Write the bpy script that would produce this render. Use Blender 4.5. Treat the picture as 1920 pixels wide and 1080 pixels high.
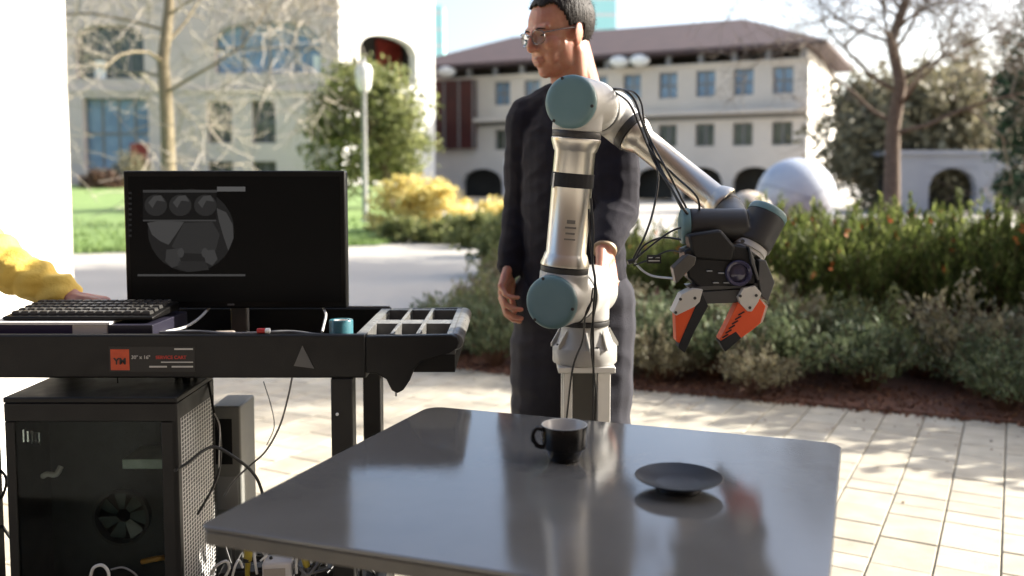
import bpy, math, random
import numpy as np
from mathutils import Vector, Matrix, noise

V = Vector
random.seed(7)
rng = np.random.default_rng(11)
R = math.radians
sc = bpy.context.scene
COL = sc.collection
for _o in list(bpy.data.objects):
    bpy.data.objects.remove(_o)

# ------------------------------------------------------------------ camera
CAMZ, FPX, PITCH = 1.2, 1700.0, R(4.0)
SHIFT = -0.0422
cam = bpy.data.cameras.new('camera')
co = bpy.data.objects.new('camera', cam)
COL.objects.link(co)
co.location = (0, 0, CAMZ)
co.rotation_euler = (R(90) - PITCH, 0, 0)
cam.sensor_width = 36
cam.lens = FPX / 1920 * 36
cam.shift_y = SHIFT
cam.clip_start, cam.clip_end = 0.05, 1500
cam.dof.use_dof = True
cam.dof.focus_distance = 1.9
cam.dof.aperture_fstop = 2.5
cam.dof.aperture_blades = 0
sc.camera = co

# ------------------------------------------------------------------ sky, sun, exposure
SUN_AZ, SUN_EL = R(74), R(29)          # azimuth to the right of the view direction
SUND = V((math.sin(SUN_AZ) * math.cos(SUN_EL), math.cos(SUN_AZ) * math.cos(SUN_EL), math.sin(SUN_EL)))
w = bpy.data.worlds.new('World')
sc.world = w
w.use_nodes = True
nt = w.node_tree
sky = nt.nodes.new('ShaderNodeTexSky')
sky.sky_type = 'NISHITA'
sky.sun_disc = False
sky.sun_elevation = SUN_EL
sky.sun_rotation = SUN_AZ
sky.air_density = 0.9
sky.dust_density = 4.0
sky.ozone_density = 0.7
bg = nt.nodes['Background']
bg.inputs['Strength'].default_value = 0.15
nt.links.new(sky.outputs[0], bg.inputs['Color'])
sl = bpy.data.lights.new('sun', 'SUN')
sl.energy = 5.0
sl.angle = R(0.5)
sl.color = (1.0, 0.94, 0.84)
so = bpy.data.objects.new('sun', sl)
COL.objects.link(so)
so.rotation_euler = (-SUND).to_track_quat('-Z', 'Y').to_euler()
so.location = (20, 10, 20)
sc.view_settings.view_transform = 'Standard'
sc.view_settings.look = 'None'
sc.view_settings.exposure = 1.42
sc.view_settings.gamma = 1
sc.view_settings.use_curve_mapping = False
sc.render.engine = 'CYCLES'
sc.cycles.use_denoising = True
sc.cycles.max_bounces = 7
sc.cycles.caustics_reflective = False
sc.cycles.caustics_refractive = False
sc.cycles.sample_clamp_indirect = 8


def at(px, py, Y):
    """point of the place seen at a photo pixel, at world depth Y"""
    a = (px - 960) / FPX
    b = (540 + SHIFT * 1920 - py) / FPX
    cp, sp = math.cos(PITCH), math.sin(PITCH)
    d = V((a, cp + b * sp, -sp + b * cp))
    return V((0, 0, CAMZ)) + d * (Y / d.y)


def atz(px, py, z=0.0):
    a = (px - 960) / FPX
    b = (540 + SHIFT * 1920 - py) / FPX
    cp, sp = math.cos(PITCH), math.sin(PITCH)
    d = V((a, cp + b * sp, -sp + b * cp))
    return V((0, 0, CAMZ)) + d * ((z - CAMZ) / d.z)


def proj(p):
    q = V(p) - V((0, 0, CAMZ))
    cp, sp = math.cos(PITCH), math.sin(PITCH)
    zc = q.y * cp - q.z * sp
    yc = q.y * sp + q.z * cp
    return 960 + FPX * q.x / zc, 540 - FPX * yc / zc + SHIFT * 1920


# ------------------------------------------------------------------ materials
MATS = {}


def mat(name, col, rough=0.6, metal=0.0, col2=None, scale=20, detail=4, bump=0.0, bscale=80, rvar=0.0,
        spec=0.5, coat=0.0, sss=0.0, sssr=(1, .25, .12), sssc=.012, rand=0.0, stretch=None, emit=None, es=1.0, alpha=None,
        trans=0.0, sheen=0.0):
    if name in MATS:
        return MATS[name]
    m = bpy.data.materials.new(name)
    m.use_nodes = True
    t = m.node_tree
    b = t.nodes['Principled BSDF']
    L = t.links.new
    c4 = tuple(col) + (1,)
    b.inputs['Base Color'].default_value = c4
    b.inputs['Roughness'].default_value = rough
    b.inputs['Metallic'].default_value = metal
    b.inputs['Specular IOR Level'].default_value = spec
    b.inputs['Coat Weight'].default_value = coat
    b.inputs['Coat Roughness'].default_value = 0.08
    b.inputs['Sheen Weight'].default_value = sheen
    if sss:
        b.inputs['Subsurface Weight'].default_value = sss
        b.inputs['Subsurface Radius'].default_value = sssr
        b.inputs['Subsurface Scale'].default_value = sssc
    if trans:
        b.inputs['Transmission Weight'].default_value = trans
    if emit:
        b.inputs['Emission Color'].default_value = tuple(emit) + (1,)
        b.inputs['Emission Strength'].default_value = es
    tc = t.nodes.new('ShaderNodeTexCoord')
    vec = tc.outputs['Object']
    if stretch:
        mp = t.nodes.new('ShaderNodeMapping')
        mp.inputs['Scale'].default_value = stretch
        L(vec, mp.inputs['Vector'])
        vec = mp.outputs[0]
    if col2 or rvar:
        n = t.nodes.new('ShaderNodeTexNoise')
        n.inputs['Scale'].default_value = scale
        n.inputs['Detail'].default_value = detail
        n.inputs['Roughness'].default_value = .6
        L(vec, n.inputs['Vector'])
        rp = t.nodes.new('ShaderNodeMapRange')
        rp.inputs[1].default_value = .3
        rp.inputs[2].default_value = .7
        L(n.outputs[0], rp.inputs[0])
        fac = rp.outputs[0]
        if col2:
            mx = t.nodes.new('ShaderNodeMix')
            mx.data_type = 'RGBA'
            mx.inputs[6].default_value = c4
            mx.inputs[7].default_value = tuple(col2) + (1,)
            if rand:
                oi = t.nodes.new('ShaderNodeObjectInfo')
                ad = t.nodes.new('ShaderNodeMath')
                ad.operation = 'MULTIPLY_ADD'
                ad.inputs[1].default_value = rand
                L(oi.outputs['Random'], ad.inputs[0])
                sb = t.nodes.new('ShaderNodeMath')
                sb.operation = 'MULTIPLY'
                sb.inputs[1].default_value = 1 - rand
                L(fac, sb.inputs[0])
                L(sb.outputs[0], ad.inputs[2])
                fac2 = ad.outputs[0]
            else:
                fac2 = fac
            L(fac2, mx.inputs[0])
            L(mx.outputs[2], b.inputs['Base Color'])
        if rvar:
            r2 = t.nodes.new('ShaderNodeMapRange')
            r2.inputs[3].default_value = max(0.02, rough - rvar)
            r2.inputs[4].default_value = rough + rvar
            L(fac, r2.inputs[0])
            L(r2.outputs[0], b.inputs['Roughness'])
    if bump:
        n2 = t.nodes.new('ShaderNodeTexNoise')
        n2.inputs['Scale'].default_value = bscale
        n2.inputs['Detail'].default_value = 3
        L(vec, n2.inputs['Vector'])
        bp = t.nodes.new('ShaderNodeBump')
        bp.inputs['Strength'].default_value = bump
        bp.inputs['Distance'].default_value = .01
        L(n2.outputs[0], bp.inputs['Height'])
        L(bp.outputs[0], b.inputs['Normal'])
    MATS[name] = m
    return m


def leafmat(name, c1, c2, c3=None, transl=0.35):
    m = bpy.data.materials.new(name)
    m.use_nodes = True
    t = m.node_tree
    L = t.links.new
    for n in list(t.nodes):
        t.nodes.remove(n)
    out = t.nodes.new('ShaderNodeOutputMaterial')
    g = t.nodes.new('ShaderNodeNewGeometry')
    cr = t.nodes.new('ShaderNodeValToRGB')
    cr.color_ramp.elements[0].color = tuple(c1) + (1,)
    cr.color_ramp.elements[1].color = tuple(c2) + (1,)
    if c3:
        e = cr.color_ramp.elements.new(.88)
        e.color = tuple(c2) + (1,)
        cr.color_ramp.elements[2].color = tuple(c3) + (1,)
    L(g.outputs['Random Per Island'], cr.inputs[0])
    d = t.nodes.new('ShaderNodeBsdfPrincipled')
    d.inputs['Roughness'].default_value = .55
    d.inputs['Specular IOR Level'].default_value = .3
    tr = t.nodes.new('ShaderNodeBsdfTranslucent')
    L(cr.outputs[0], d.inputs['Base Color'])
    L(cr.outputs[0], tr.inputs[0])
    mx = t.nodes.new('ShaderNodeMixShader')
    mx.inputs[0].default_value = transl
    L(d.outputs[0], mx.inputs[1])
    L(tr.outputs[0], mx.inputs[2])
    L(mx.outputs[0], out.inputs[0])
    MATS[name] = m
    return m


# ------------------------------------------------------------------ mesh builder
def frame(d):
    d = V(d).normalized()
    u = d.orthogonal().normalized()
    return d, u, d.cross(u)


def catmull(pts, k=6):
    pts = [V(p) for p in pts]
    P = [pts[0] * 2 - pts[1]] + pts + [pts[-1] * 2 - pts[-2]]
    out = []
    for i in range(1, len(P) - 2):
        a, b, c, d = P[i - 1:i + 3]
        for j in range(k):
            t = j / k
            out.append(.5 * ((2 * b) + (c - a) * t + (2 * a - 5 * b + 4 * c - d) * t * t + (3 * b - a - 3 * c + d) * t ** 3))
    out.append(pts[-1])
    return out


class MB:
    def __init__(s):
        s.v, s.f = [], []

    def _add(s, vs, fs):
        o = len(s.v)
        s.v += [tuple(x) for x in vs]
        s.f += [tuple(i + o for i in f) for f in fs]
        return s

    def obox(s, c, ax, ay, az):
        c, ax, ay, az = V(c), V(ax), V(ay), V(az)
        vs = [c + ax * i + ay * j + az * k for k in (-1, 1) for j in (-1, 1) for i in (-1, 1)]
        fs = [(0, 2, 3, 1), (4, 5, 7, 6), (0, 1, 5, 4), (2, 6, 7, 3), (0, 4, 6, 2), (1, 3, 7, 5)]
        return s._add(vs, fs)

    def box(s, c, sz, rz=0.0):
        m = Matrix.Rotation(rz, 3, 'Z')
        return s.obox(c, m @ V((sz[0] / 2, 0, 0)), m @ V((0, sz[1] / 2, 0)), V((0, 0, sz[2] / 2)))

    def bb(s, x0, x1, y0, y1, z0, z1):
        return s.box(((x0 + x1) / 2, (y0 + y1) / 2, (z0 + z1) / 2), (x1 - x0, y1 - y0, z1 - z0))

    def lathe(s, p, d, prof, n=32):
        p = V(p)
        d, u, w_ = frame(d)
        vs, fs = [], []
        for (t, r) in prof:
            for i in range(n):
                a = 2 * math.pi * i / n
                vs.append(p + d * t + (u * math.cos(a) + w_ * math.sin(a)) * max(r, 1e-5))
        m = len(prof)
        for k in range(m - 1):
            for i in range(n):
                j = (i + 1) % n
                fs.append((k * n + i, k * n + j, (k + 1) * n + j, (k + 1) * n + i))
        fs.append(tuple(range(n - 1, -1, -1)))
        fs.append(tuple((m - 1) * n + i for i in range(n)))
        return s._add(vs, fs)

    def cyl(s, p0, p1, r0, r1=None, n=24, bev=0.0):
        p0, p1 = V(p0), V(p1)
        r1 = r0 if r1 is None else r1
        L = (p1 - p0).length
        if bev:
            pr = [(0, r0 - bev), (bev * .3, r0 - bev * .3), (bev, r0), (L - bev, r1), (L - bev * .3, r1 - bev * .3), (L, r1 - bev)]
        else:
            pr = [(0, r0), (L, r1)]
        return s.lathe(p0, p1 - p0, pr, n)

    def tube(s, pts, r, n=6):
        pts = [V(p) for p in pts]
        m = len(pts)
        rs = r if isinstance(r, (list, tuple)) else [r] * m
        d, u, w_ = frame(pts[1] - pts[0])
        vs, fs = [], []
        for k in range(m):
            t = (pts[min(k + 1, m - 1)] - pts[max(k - 1, 0)])
            t = t.normalized() if t.length > 1e-9 else d
            u = (u - t * u.dot(t))
            u = u.normalized() if u.length > 1e-6 else t.orthogonal().normalized()
            w_ = t.cross(u)
            for i in range(n):
                a = 2 * math.pi * i / n
                vs.append(pts[k] + (u * math.cos(a) + w_ * math.sin(a)) * rs[k])
        for k in range(m - 1):
            for i in range(n):
                j = (i + 1) % n
                fs.append((k * n + i, k * n + j, (k + 1) * n + j, (k + 1) * n + i))
        fs.append(tuple(range(n - 1, -1, -1)))
        fs.append(tuple((m - 1) * n + i for i in range(n)))
        return s._add(vs, fs)

    def prism(s, poly, vec):
        poly = [V(p) for p in poly]
        vec = V(vec)
        n = len(poly)
        nrm = V((0, 0, 0))
        for i in range(n):
            nrm += poly[i].cross(poly[(i + 1) % n])
        if nrm.dot(vec) < 0:
            poly.reverse()
        vs = poly + [p + vec for p in poly]
        fs = [tuple(range(n - 1, -1, -1)), tuple(range(n, 2 * n))]
        for i in range(n):
            j = (i + 1) % n
            fs.append((i, j, n + j, n + i))
        return s._add(vs, fs)

    def ell(s, c, r, M=None, nu=18, nv=11):
        c = V(c)
        M = M or Matrix.Identity(3)
        vs, fs = [], []
        for j in range(nv + 1):
            th = math.pi * (j / nv)
            th = min(max(th, .02), math.pi - .02)
            for i in range(nu):
                a = 2 * math.pi * i / nu
                vs.append(c + M @ V((r[0] * math.sin(th) * math.cos(a), r[1] * math.sin(th) * math.sin(a), r[2] * math.cos(th))))
        for j in range(nv):
            for i in range(nu):
                k = (i + 1) % nu
                fs.append((j * nu + i, (j + 1) * nu + i, (j + 1) * nu + k, j * nu + k))
        fs.append(tuple(range(nu)))
        fs.append(tuple(nv * nu + i for i in range(nu - 1, -1, -1)))
        return s._add(vs, fs)

    def cap(s, p0, p1, r0, r1, n=14):
        p0, p1 = V(p0), V(p1)
        d = p1 - p0
        L = d.length
        pr = []
        for k in range(5):
            a = math.pi / 2 * (1 - k / 4)
            pr.append((-r0 * math.sin(a), r0 * math.cos(a)))
        for k in range(5):
            a = math.pi / 2 * (k / 4)
            pr.append((L + r1 * math.sin(a), r1 * math.cos(a)))
        return s.lathe(p0, d, pr, n)

    def limb(s, pts, rs, n=14):
        for i in range(len(pts) - 1):
            s.cap(pts[i], pts[i + 1], rs[i], rs[i + 1], n)
        return s

    def build(s, name, m, parent=None, smooth=35, bevel=0.0, loc=None, seg=2):
        off = OFF.get(parent.name, V((0, 0, 0))) if parent else (V(loc) if loc else V((0, 0, 0)))
        me = bpy.data.meshes.new(name)
        me.from_pydata([tuple(V(x) - off) for x in s.v], [], s.f)
        me.update()
        return link(name, me, m, parent, smooth, bevel, off, seg)


OFF = {}


def link(name, me, m, parent, smooth, bevel, off, seg=2):
    if m:
        me.materials.append(m)
    if smooth:
        me.shade_smooth()
        me.set_sharp_from_angle(angle=R(smooth))
    o = bpy.data.objects.new(name, me)
    COL.objects.link(o)
    if parent:
        o.parent = parent
    else:
        o.location = off
    OFF[o.name] = off
    if bevel:
        b = o.modifiers.new('bevel', 'BEVEL')
        b.width = bevel
        b.segments = seg
        b.limit_method = 'ANGLE'
        b.angle_limit = R(40)
    return o


def thing(name, label, cat, loc=(0, 0, 0), group=None):
    o = bpy.data.objects.new(name, None)
    COL.objects.link(o)
    o.empty_display_size = .1
    o.location = loc
    OFF[o.name] = V(loc)
    return tag(o, label, cat, group)


def tag(o, label, cat, group=None):
    o['label'] = label
    o['category'] = cat
    if group:
        o['group'] = group
    return o


def struct(o, kind='structure', label=None):
    o['kind'] = kind
    if label:
        o['label'] = label
    return o


def copy_tree(o, parent=None):
    c = o.copy()
    COL.objects.link(c)
    c.parent = parent
    for ch in o.children:
        copy_tree(ch, c)
    return c


def quad_mesh(name, P):
    """P: (N,4,3) array of quads"""
    N = len(P)
    me = bpy.data.meshes.new(name)
    me.vertices.add(N * 4)
    me.vertices.foreach_set('co', np.ascontiguousarray(P, dtype=np.float32).ravel())
    me.loops.add(N * 4)
    me.loops.foreach_set('vertex_index', np.arange(N * 4, dtype=np.int32))
    me.polygons.add(N)
    me.polygons.foreach_set('loop_start', np.arange(0, N * 4, 4, dtype=np.int32))
    me.update(calc_edges=True)
    me.validate()
    return me


def leaf_quads(C, size, aspect=.5, up=0.0, var=.4, dirs=None):
    """random little leaves (bent diamonds) at points C (N,3)"""
    N = len(C)
    C = np.asarray(C)
    a = rng.normal(size=(N, 3)) if dirs is None else np.asarray(dirs) + rng.normal(size=(N, 3)) * .35
    a[:, 2] += up
    a /= np.linalg.norm(a, axis=1)[:, None]
    b = np.cross(a, rng.normal(size=(N, 3)))
    b /= np.linalg.norm(b, axis=1)[:, None] + 1e-9
    s = (size * (1 + var * rng.uniform(-1, 1, N)))[:, None]
    n = np.cross(a, b)
    P = np.stack([C - a * s, C + b * s * aspect + n * s * .15, C + a * s, C - b * s * aspect + n * s * .15], axis=1)
    return P


def text_mesh(body, size, pos, xdir, updir, name, m, parent, align='LEFT', bold=0.0):
    cu = bpy.data.curves.new(name, 'FONT')
    cu.body = body
    cu.size = size
    cu.align_x = align
    cu.offset = bold
    cu.extrude = .0004
    tmp = bpy.data.objects.new(name + '_tmp', cu)
    COL.objects.link(tmp)
    dg = bpy.context.evaluated_depsgraph_get()
    me = bpy.data.meshes.new_from_object(tmp.evaluated_get(dg))
    bpy.data.objects.remove(tmp)
    x, u = V(xdir).normalized(), V(updir).normalized()
    n = x.cross(u)
    M = Matrix((x, u, n)).transposed().to_4x4()
    off = OFF.get(parent.name, V((0, 0, 0)))
    M.translation = V(pos) - off
    me.transform(M)
    me.name = name
    me.materials.clear()
    return link(name, me, m, parent, 0, 0, off)


def remesh(name, mb, m, parent, voxel=.004, it=4, disp=None, loc=None):
    off = OFF.get(parent.name, V((0, 0, 0))) if parent else V(loc or (0, 0, 0))
    me = bpy.data.meshes.new(name + '_raw')
    me.from_pydata([tuple(V(x) - off) for x in mb.v], [], mb.f)
    tmp = bpy.data.objects.new(name + '_tmp', me)
    COL.objects.link(tmp)
    r = tmp.modifiers.new('r', 'REMESH')
    r.mode = 'VOXEL'
    r.voxel_size = voxel
    r.use_smooth_shade = True
    if it:
        s_ = tmp.modifiers.new('s', 'SMOOTH')
        s_.iterations = it
        s_.factor = .5
    dg = bpy.context.evaluated_depsgraph_get()
    out = bpy.data.meshes.new_from_object(tmp.evaluated_get(dg))
    bpy.data.objects.remove(tmp)
    out.name = name
    if disp:
        out.update()
        nn = len(out.vertices)
        cs = np.empty(nn * 3, np.float32)
        ns = np.empty(nn * 3, np.float32)
        out.vertices.foreach_get('co', cs)
        out.vertices.foreach_get('normal', ns)
        cs, ns = cs.reshape(-1, 3), ns.reshape(-1, 3)
        for i in range(nn):
            d = disp(V(cs[i]) + off, V(ns[i]))
            cs[i] += ns[i] * d
        out.vertices.foreach_set('co', cs.ravel())
        out.update()
    out.materials.clear()
    o = link(name, out, m, parent, 0, 0, off)
    out.shade_smooth()
    return o

# ================================================================== THE SETTING
M_stone = mat('limestone', (.58, .49, .455), .85, col2=(.51, .43, .40), scale=.35, bump=.2, bscale=4)
M_stone2 = mat('pale_stucco', (.60, .54, .475), .85, col2=(.53, .475, .415), scale=.5, bump=.2, bscale=5)
M_greystone = mat('grey_stucco', (.32, .33, .36), .85, col2=(.26, .27, .31), scale=.6, bump=.2, bscale=5)
M_white = mat('white_render', (.80, .79, .75), .75, col2=(.72, .71, .67), scale=1.5, bump=.1, bscale=60)
M_glass = mat('window_glass', (.05, .10, .16), .08, col2=(.16, .30, .46), scale=.8, spec=.8)
M_glassblue = mat('blue_glass', (.09, .16, .25), .12, col2=(.22, .32, .42), scale=.9, spec=.7)
M_glassdark = mat('dark_glass', (.03, .035, .03), .15, col2=(.10, .11, .08), scale=1.2, spec=.6)
M_redglass = mat('red_brown_panel', (.075, .022, .02), .25, col2=(.05, .02, .02), scale=.8)
M_redwall = mat('red_wall', (.33, .045, .025), .7, col2=(.25, .03, .02), scale=2)
M_frame = mat('window_frame', (.20, .19, .18), .5, col2=(.16, .15, .14), scale=5)
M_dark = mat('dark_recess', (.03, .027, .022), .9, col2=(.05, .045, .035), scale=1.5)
M_roof = mat('roof_tiles', (.078, .048, .047), .8, col2=(.055, .037, .039), scale=1.2, bump=.6, bscale=6)


def paver_material():
    m = bpy.data.materials.new('paving_stone')
    m.use_nodes = True
    t = m.node_tree
    L = t.links.new
    b = t.nodes['Principled BSDF']
    g = t.nodes.new('ShaderNodeNewGeometry')
    oi = t.nodes.new('ShaderNodeObjectInfo')
    ad = t.nodes.new('ShaderNodeMath')
    ad.operation = 'ADD'
    L(g.outputs['Random Per Island'], ad.inputs[0])
    L(oi.outputs['Random'], ad.inputs[1])
    fr = t.nodes.new('ShaderNodeMath')
    fr.operation = 'FRACT'
    L(ad.outputs[0], fr.inputs[0])
    cr = t.nodes.new('ShaderNodeValToRGB')
    e = cr.color_ramp.elements
    e[0].color = (.36, .33, .262, 1)
    e[1].color = (.43, .40, .325, 1)
    k = e.new(.5)
    k.color = (.40, .36, .285, 1)
    L(fr.outputs[0], cr.inputs[0])
    n = t.nodes.new('ShaderNodeTexNoise')
    n.inputs['Scale'].default_value = 9
    n.inputs['Detail'].default_value = 8
    L(g.outputs['Position'], n.inputs['Vector'])
    mr = t.nodes.new('ShaderNodeMapRange')
    mr.inputs[1].default_value, mr.inputs[2].default_value = .3, .7
    mr.inputs[3].default_value, mr.inputs[4].default_value = .8, 1.08
    L(n.outputs[0], mr.inputs[0])
    mx = t.nodes.new('ShaderNodeMix')
    mx.data_type = 'RGBA'
    mx.blend_type = 'MULTIPLY'
    mx.inputs[0].default_value = 1
    L(cr.outputs[0], mx.inputs[6])
    L(mr.outputs[0], mx.inputs[7])
    L(mx.outputs[2], b.inputs['Base Color'])
    b.inputs['Roughness'].default_value = .8
    n2 = t.nodes.new('ShaderNodeTexNoise')
    n2.inputs['Scale'].default_value = 160
    L(g.outputs['Position'], n2.inputs['Vector'])
    bp = t.nodes.new('ShaderNodeBump')
    bp.inputs['Strength'].default_value = .35
    bp.inputs['Distance'].default_value = .004
    L(n2.outputs[0], bp.inputs['Height'])
    L(bp.outputs[0], b.inputs['Normal'])
    return m


M_paver = paver_material()
M_joint = mat('joint_sand', (.24, .21, .16), .95, col2=(.15, .135, .10), scale=6)
M_plaza = mat('plaza_concrete', (.42, .40, .355), .85, col2=(.37, .35, .315), scale=.7, detail=8, bump=.2, bscale=30)
M_soil = mat('bark_soil', (.075, .036, .022), .95, col2=(.13, .055, .032), scale=12, detail=8, bump=1, bscale=40)
M_lawn = mat('lawn_grass', (.155, .24, .07), .8, col2=(.19, .28, .09), scale=1.3, detail=8, bump=.8, bscale=60)

g = MB()
g.bb(-420, 420, -40, 800, -.9, -.03)
struct(g.build('ground', M_plaza, smooth=0))
pz = MB()
pz.bb(-14, 3, 6.55, 60, -.02, .004)
struct(pz.build('plaza', M_plaza, smooth=0))

# --- paving with its stones
pv = MB()
pv.bb(-4.6, 6.5, .2, 7.2, -.025, -.012)
paving = struct(pv.build('paving', M_joint, smooth=0))
Ld, Ed = V((.485, .875, 0)).normalized(), V((.875, -.485, 0)).normalized()
EDGE = [(7.5, 2.35), (4.5, 3.58), (2.5, 4.43), (.70, 5.19), (-.59, 5.91), (-.8, 6.3)]


def bed_front(x):
    for (x1, y1), (x0, y0) in zip(EDGE, EDGE[1:]):
        if x0 <= x <= x1:
            return y0 + (y1 - y0) * (x - x0) / (x1 - x0)
    return 99


stones = []
PW = .183
LEN = [.122, .182, .243]
rs = random.Random(3)
for ib in range(-50, 56):
    a = -6 + rs.random() * .3
    while a < 9.5:
        kk = rs.choice([0, 1, 1, 1, 2])
        Ls = LEN[kk]
        c = Ed * (ib * PW + PW / 2) + Ld * (a + Ls / 2)
        a += Ls
        if not (-4.4 < c.x < 6.3 and .5 < c.y < 6.9):
            continue
        if c.x > -.75 and c.y > bed_front(c.x) + .12:
            continue
        px, py = proj(c)
        inview = -60 < px < 1980 and py < 1130
        vis = inview and ((px > 1180 and 735 < py) or (400 < px < 960 and 660 < py < 930))
        stones.append((0 if vis else 1, c.y, c, kk))
stones.sort(key=lambda q: (q[0], q[1]))


def stone_mb(c, Ls, dz=0.0):
    m = MB()
    hw, hl, ch = PW / 2 - .0024, Ls / 2 - .0016, .003
    vs = []
    for (z, k) in ((-.011, 0), (-ch, 0), (0, ch)):
        for (i, j) in ((-1, -1), (1, -1), (1, 1), (-1, 1)):
            vs.append(c + Ed * i * (hw - k) + Ld * j * (hl - k) + V((0, 0, z + dz)))
    fs = []
    for k in range(2):
        for i in range(4):
            j = (i + 1) % 4
            fs.append((k * 4 + i, k * 4 + j, k * 4 + 4 + j, k * 4 + 4 + i))
    fs.append((8, 9, 10, 11))
    m._add(vs, fs)
    return m


protos = []
for Ls in LEN:
    o = stone_mb(V((0, 0, 0)), Ls).build('paving_stone', M_paver, smooth=0)
    protos.append(o.data)
    bpy.data.objects.remove(o)
for i, (_, _, c, kk) in enumerate(stones[:300]):
    o = bpy.data.objects.new('paving_stone', protos[kk])
    COL.objects.link(o)
    o.parent = paving
    o.location = c + V((0, 0, rs.uniform(-.0015, .0015)))
    o.rotation_euler = (rs.uniform(-.004, .004), rs.uniform(-.004, .004), 0)
rest = MB()
for (_, _, c, kk) in stones[300:]:
    q = stone_mb(c, LEN[kk], rs.uniform(-.0015, .0015))
    rest._add(q.v, q.f)
o = rest.build('paving_stones', M_paver, paving, smooth=0)
o['kind'] = 'stuff'

# --- planting bed
bed = MB()
poly = [(x, y, -.02) for x, y in EDGE] + [(-.5, 7.5, -.02), (-.3, 9, -.02), (-.2, 12, -.02), (-.3, 18, -.02), (14, 21, -.02), (14, 2, -.02)]
bed.prism(poly, (0, 0, .032))
struct(bed.build('planting_bed', M_soil, smooth=0))
chips = []
for i in range(4200):
    x = rs.uniform(-.6, 4.6)
    y = bed_front(x) + abs(rs.gauss(0, .45)) + 0
    if rs.random() < .22:
        y = bed_front(x) - abs(rs.gauss(0, .035))
        chips.append((x, y, .006))
        continue
    chips.append((x, y, .016))
M_chip = leafmat('bark_chips', (.06, .025, .015), (.17, .075, .045), (.28, .16, .09), 0)
me = quad_mesh('bark_mulch', leaf_quads(chips, .016, .4))
struct(link('bark_mulch', me, M_chip, None, 0, 0, V((0, 0, 0))), 'stuff')

# --- fallen leaves and grit on the paving
lv = []
for i in range(150):
    x, y = rs.uniform(-.6, 3.6), 0
    y = bed_front(x) - abs(rs.gauss(0, .55)) - .03
    if y > 1.0:
        lv.append((x, y, .004))
P_ = leaf_quads(lv, .013, .45)
P_[:, :, 2] = .003 + (P_[:, :, 2] - .004) * .25 + .003
me = quad_mesh('fallen_leaves', P_)
struct(link('fallen_leaves', me, leafmat('dead_leaves', (.05, .03, .018), (.14, .08, .04), (.22, .15, .08), .1), None, 0, 0, V((0, 0, 0))), 'stuff')

# --- lawn
lw = []
pl, pr = atz(-100, 507), atz(712, 461)
NX, NY = 40, 30
vs, fs = [], []
for j in range(NY + 1):
    for i in range(NX + 1):
        s_, t_ = i / NX, j / NY
        x0 = V((-16, pl.y - .9, 0)).lerp(V((pr.x, pr.y, 0)), s_)
        x1 = V((-44, 49.5, 0)).lerp(V((-3.5, 49.5, 0)), s_)
        p = x0.lerp(x1, t_ ** 1.6)
        fs_ = (p.y - x0.y) / (x1.y - x0.y)
        p.z = .012 + .98 * fs_ ** .8 + .03 * noise.noise(p * .5)
        vs.append(p)
for j in range(NY):
    for i in range(NX):
        a = j * (NX + 1) + i
        fs.append((a, a + 1, a + NX + 2, a + NX + 1))
lawn = MB()._add(vs, fs)
lawn = struct(lawn.build('lawn', M_lawn, smooth=60))
gp = []
for i in range(9000):
    s_, t_ = rs.random(), rs.random() ** 2 * .35
    a = int(t_ * NY) * (NX + 1) + int(s_ * NX)
    p = V(vs[a]).lerp(V(vs[a + NX + 2]), rs.random())
    gp.append((p.x + rs.uniform(-.3, .3), p.y + rs.uniform(-.1, .1), p.z + .04))
M_blade = leafmat('grass_blades', (.155, .24, .07), (.20, .29, .095), None, .3)
me = quad_mesh('grass', leaf_quads(gp, .06, .2, dirs=np.tile([0, 0, 1.0], (len(gp), 1))))
struct(link('grass', me, M_blade, None, 0, 0, V((0, 0, 0))), 'stuff')


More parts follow.
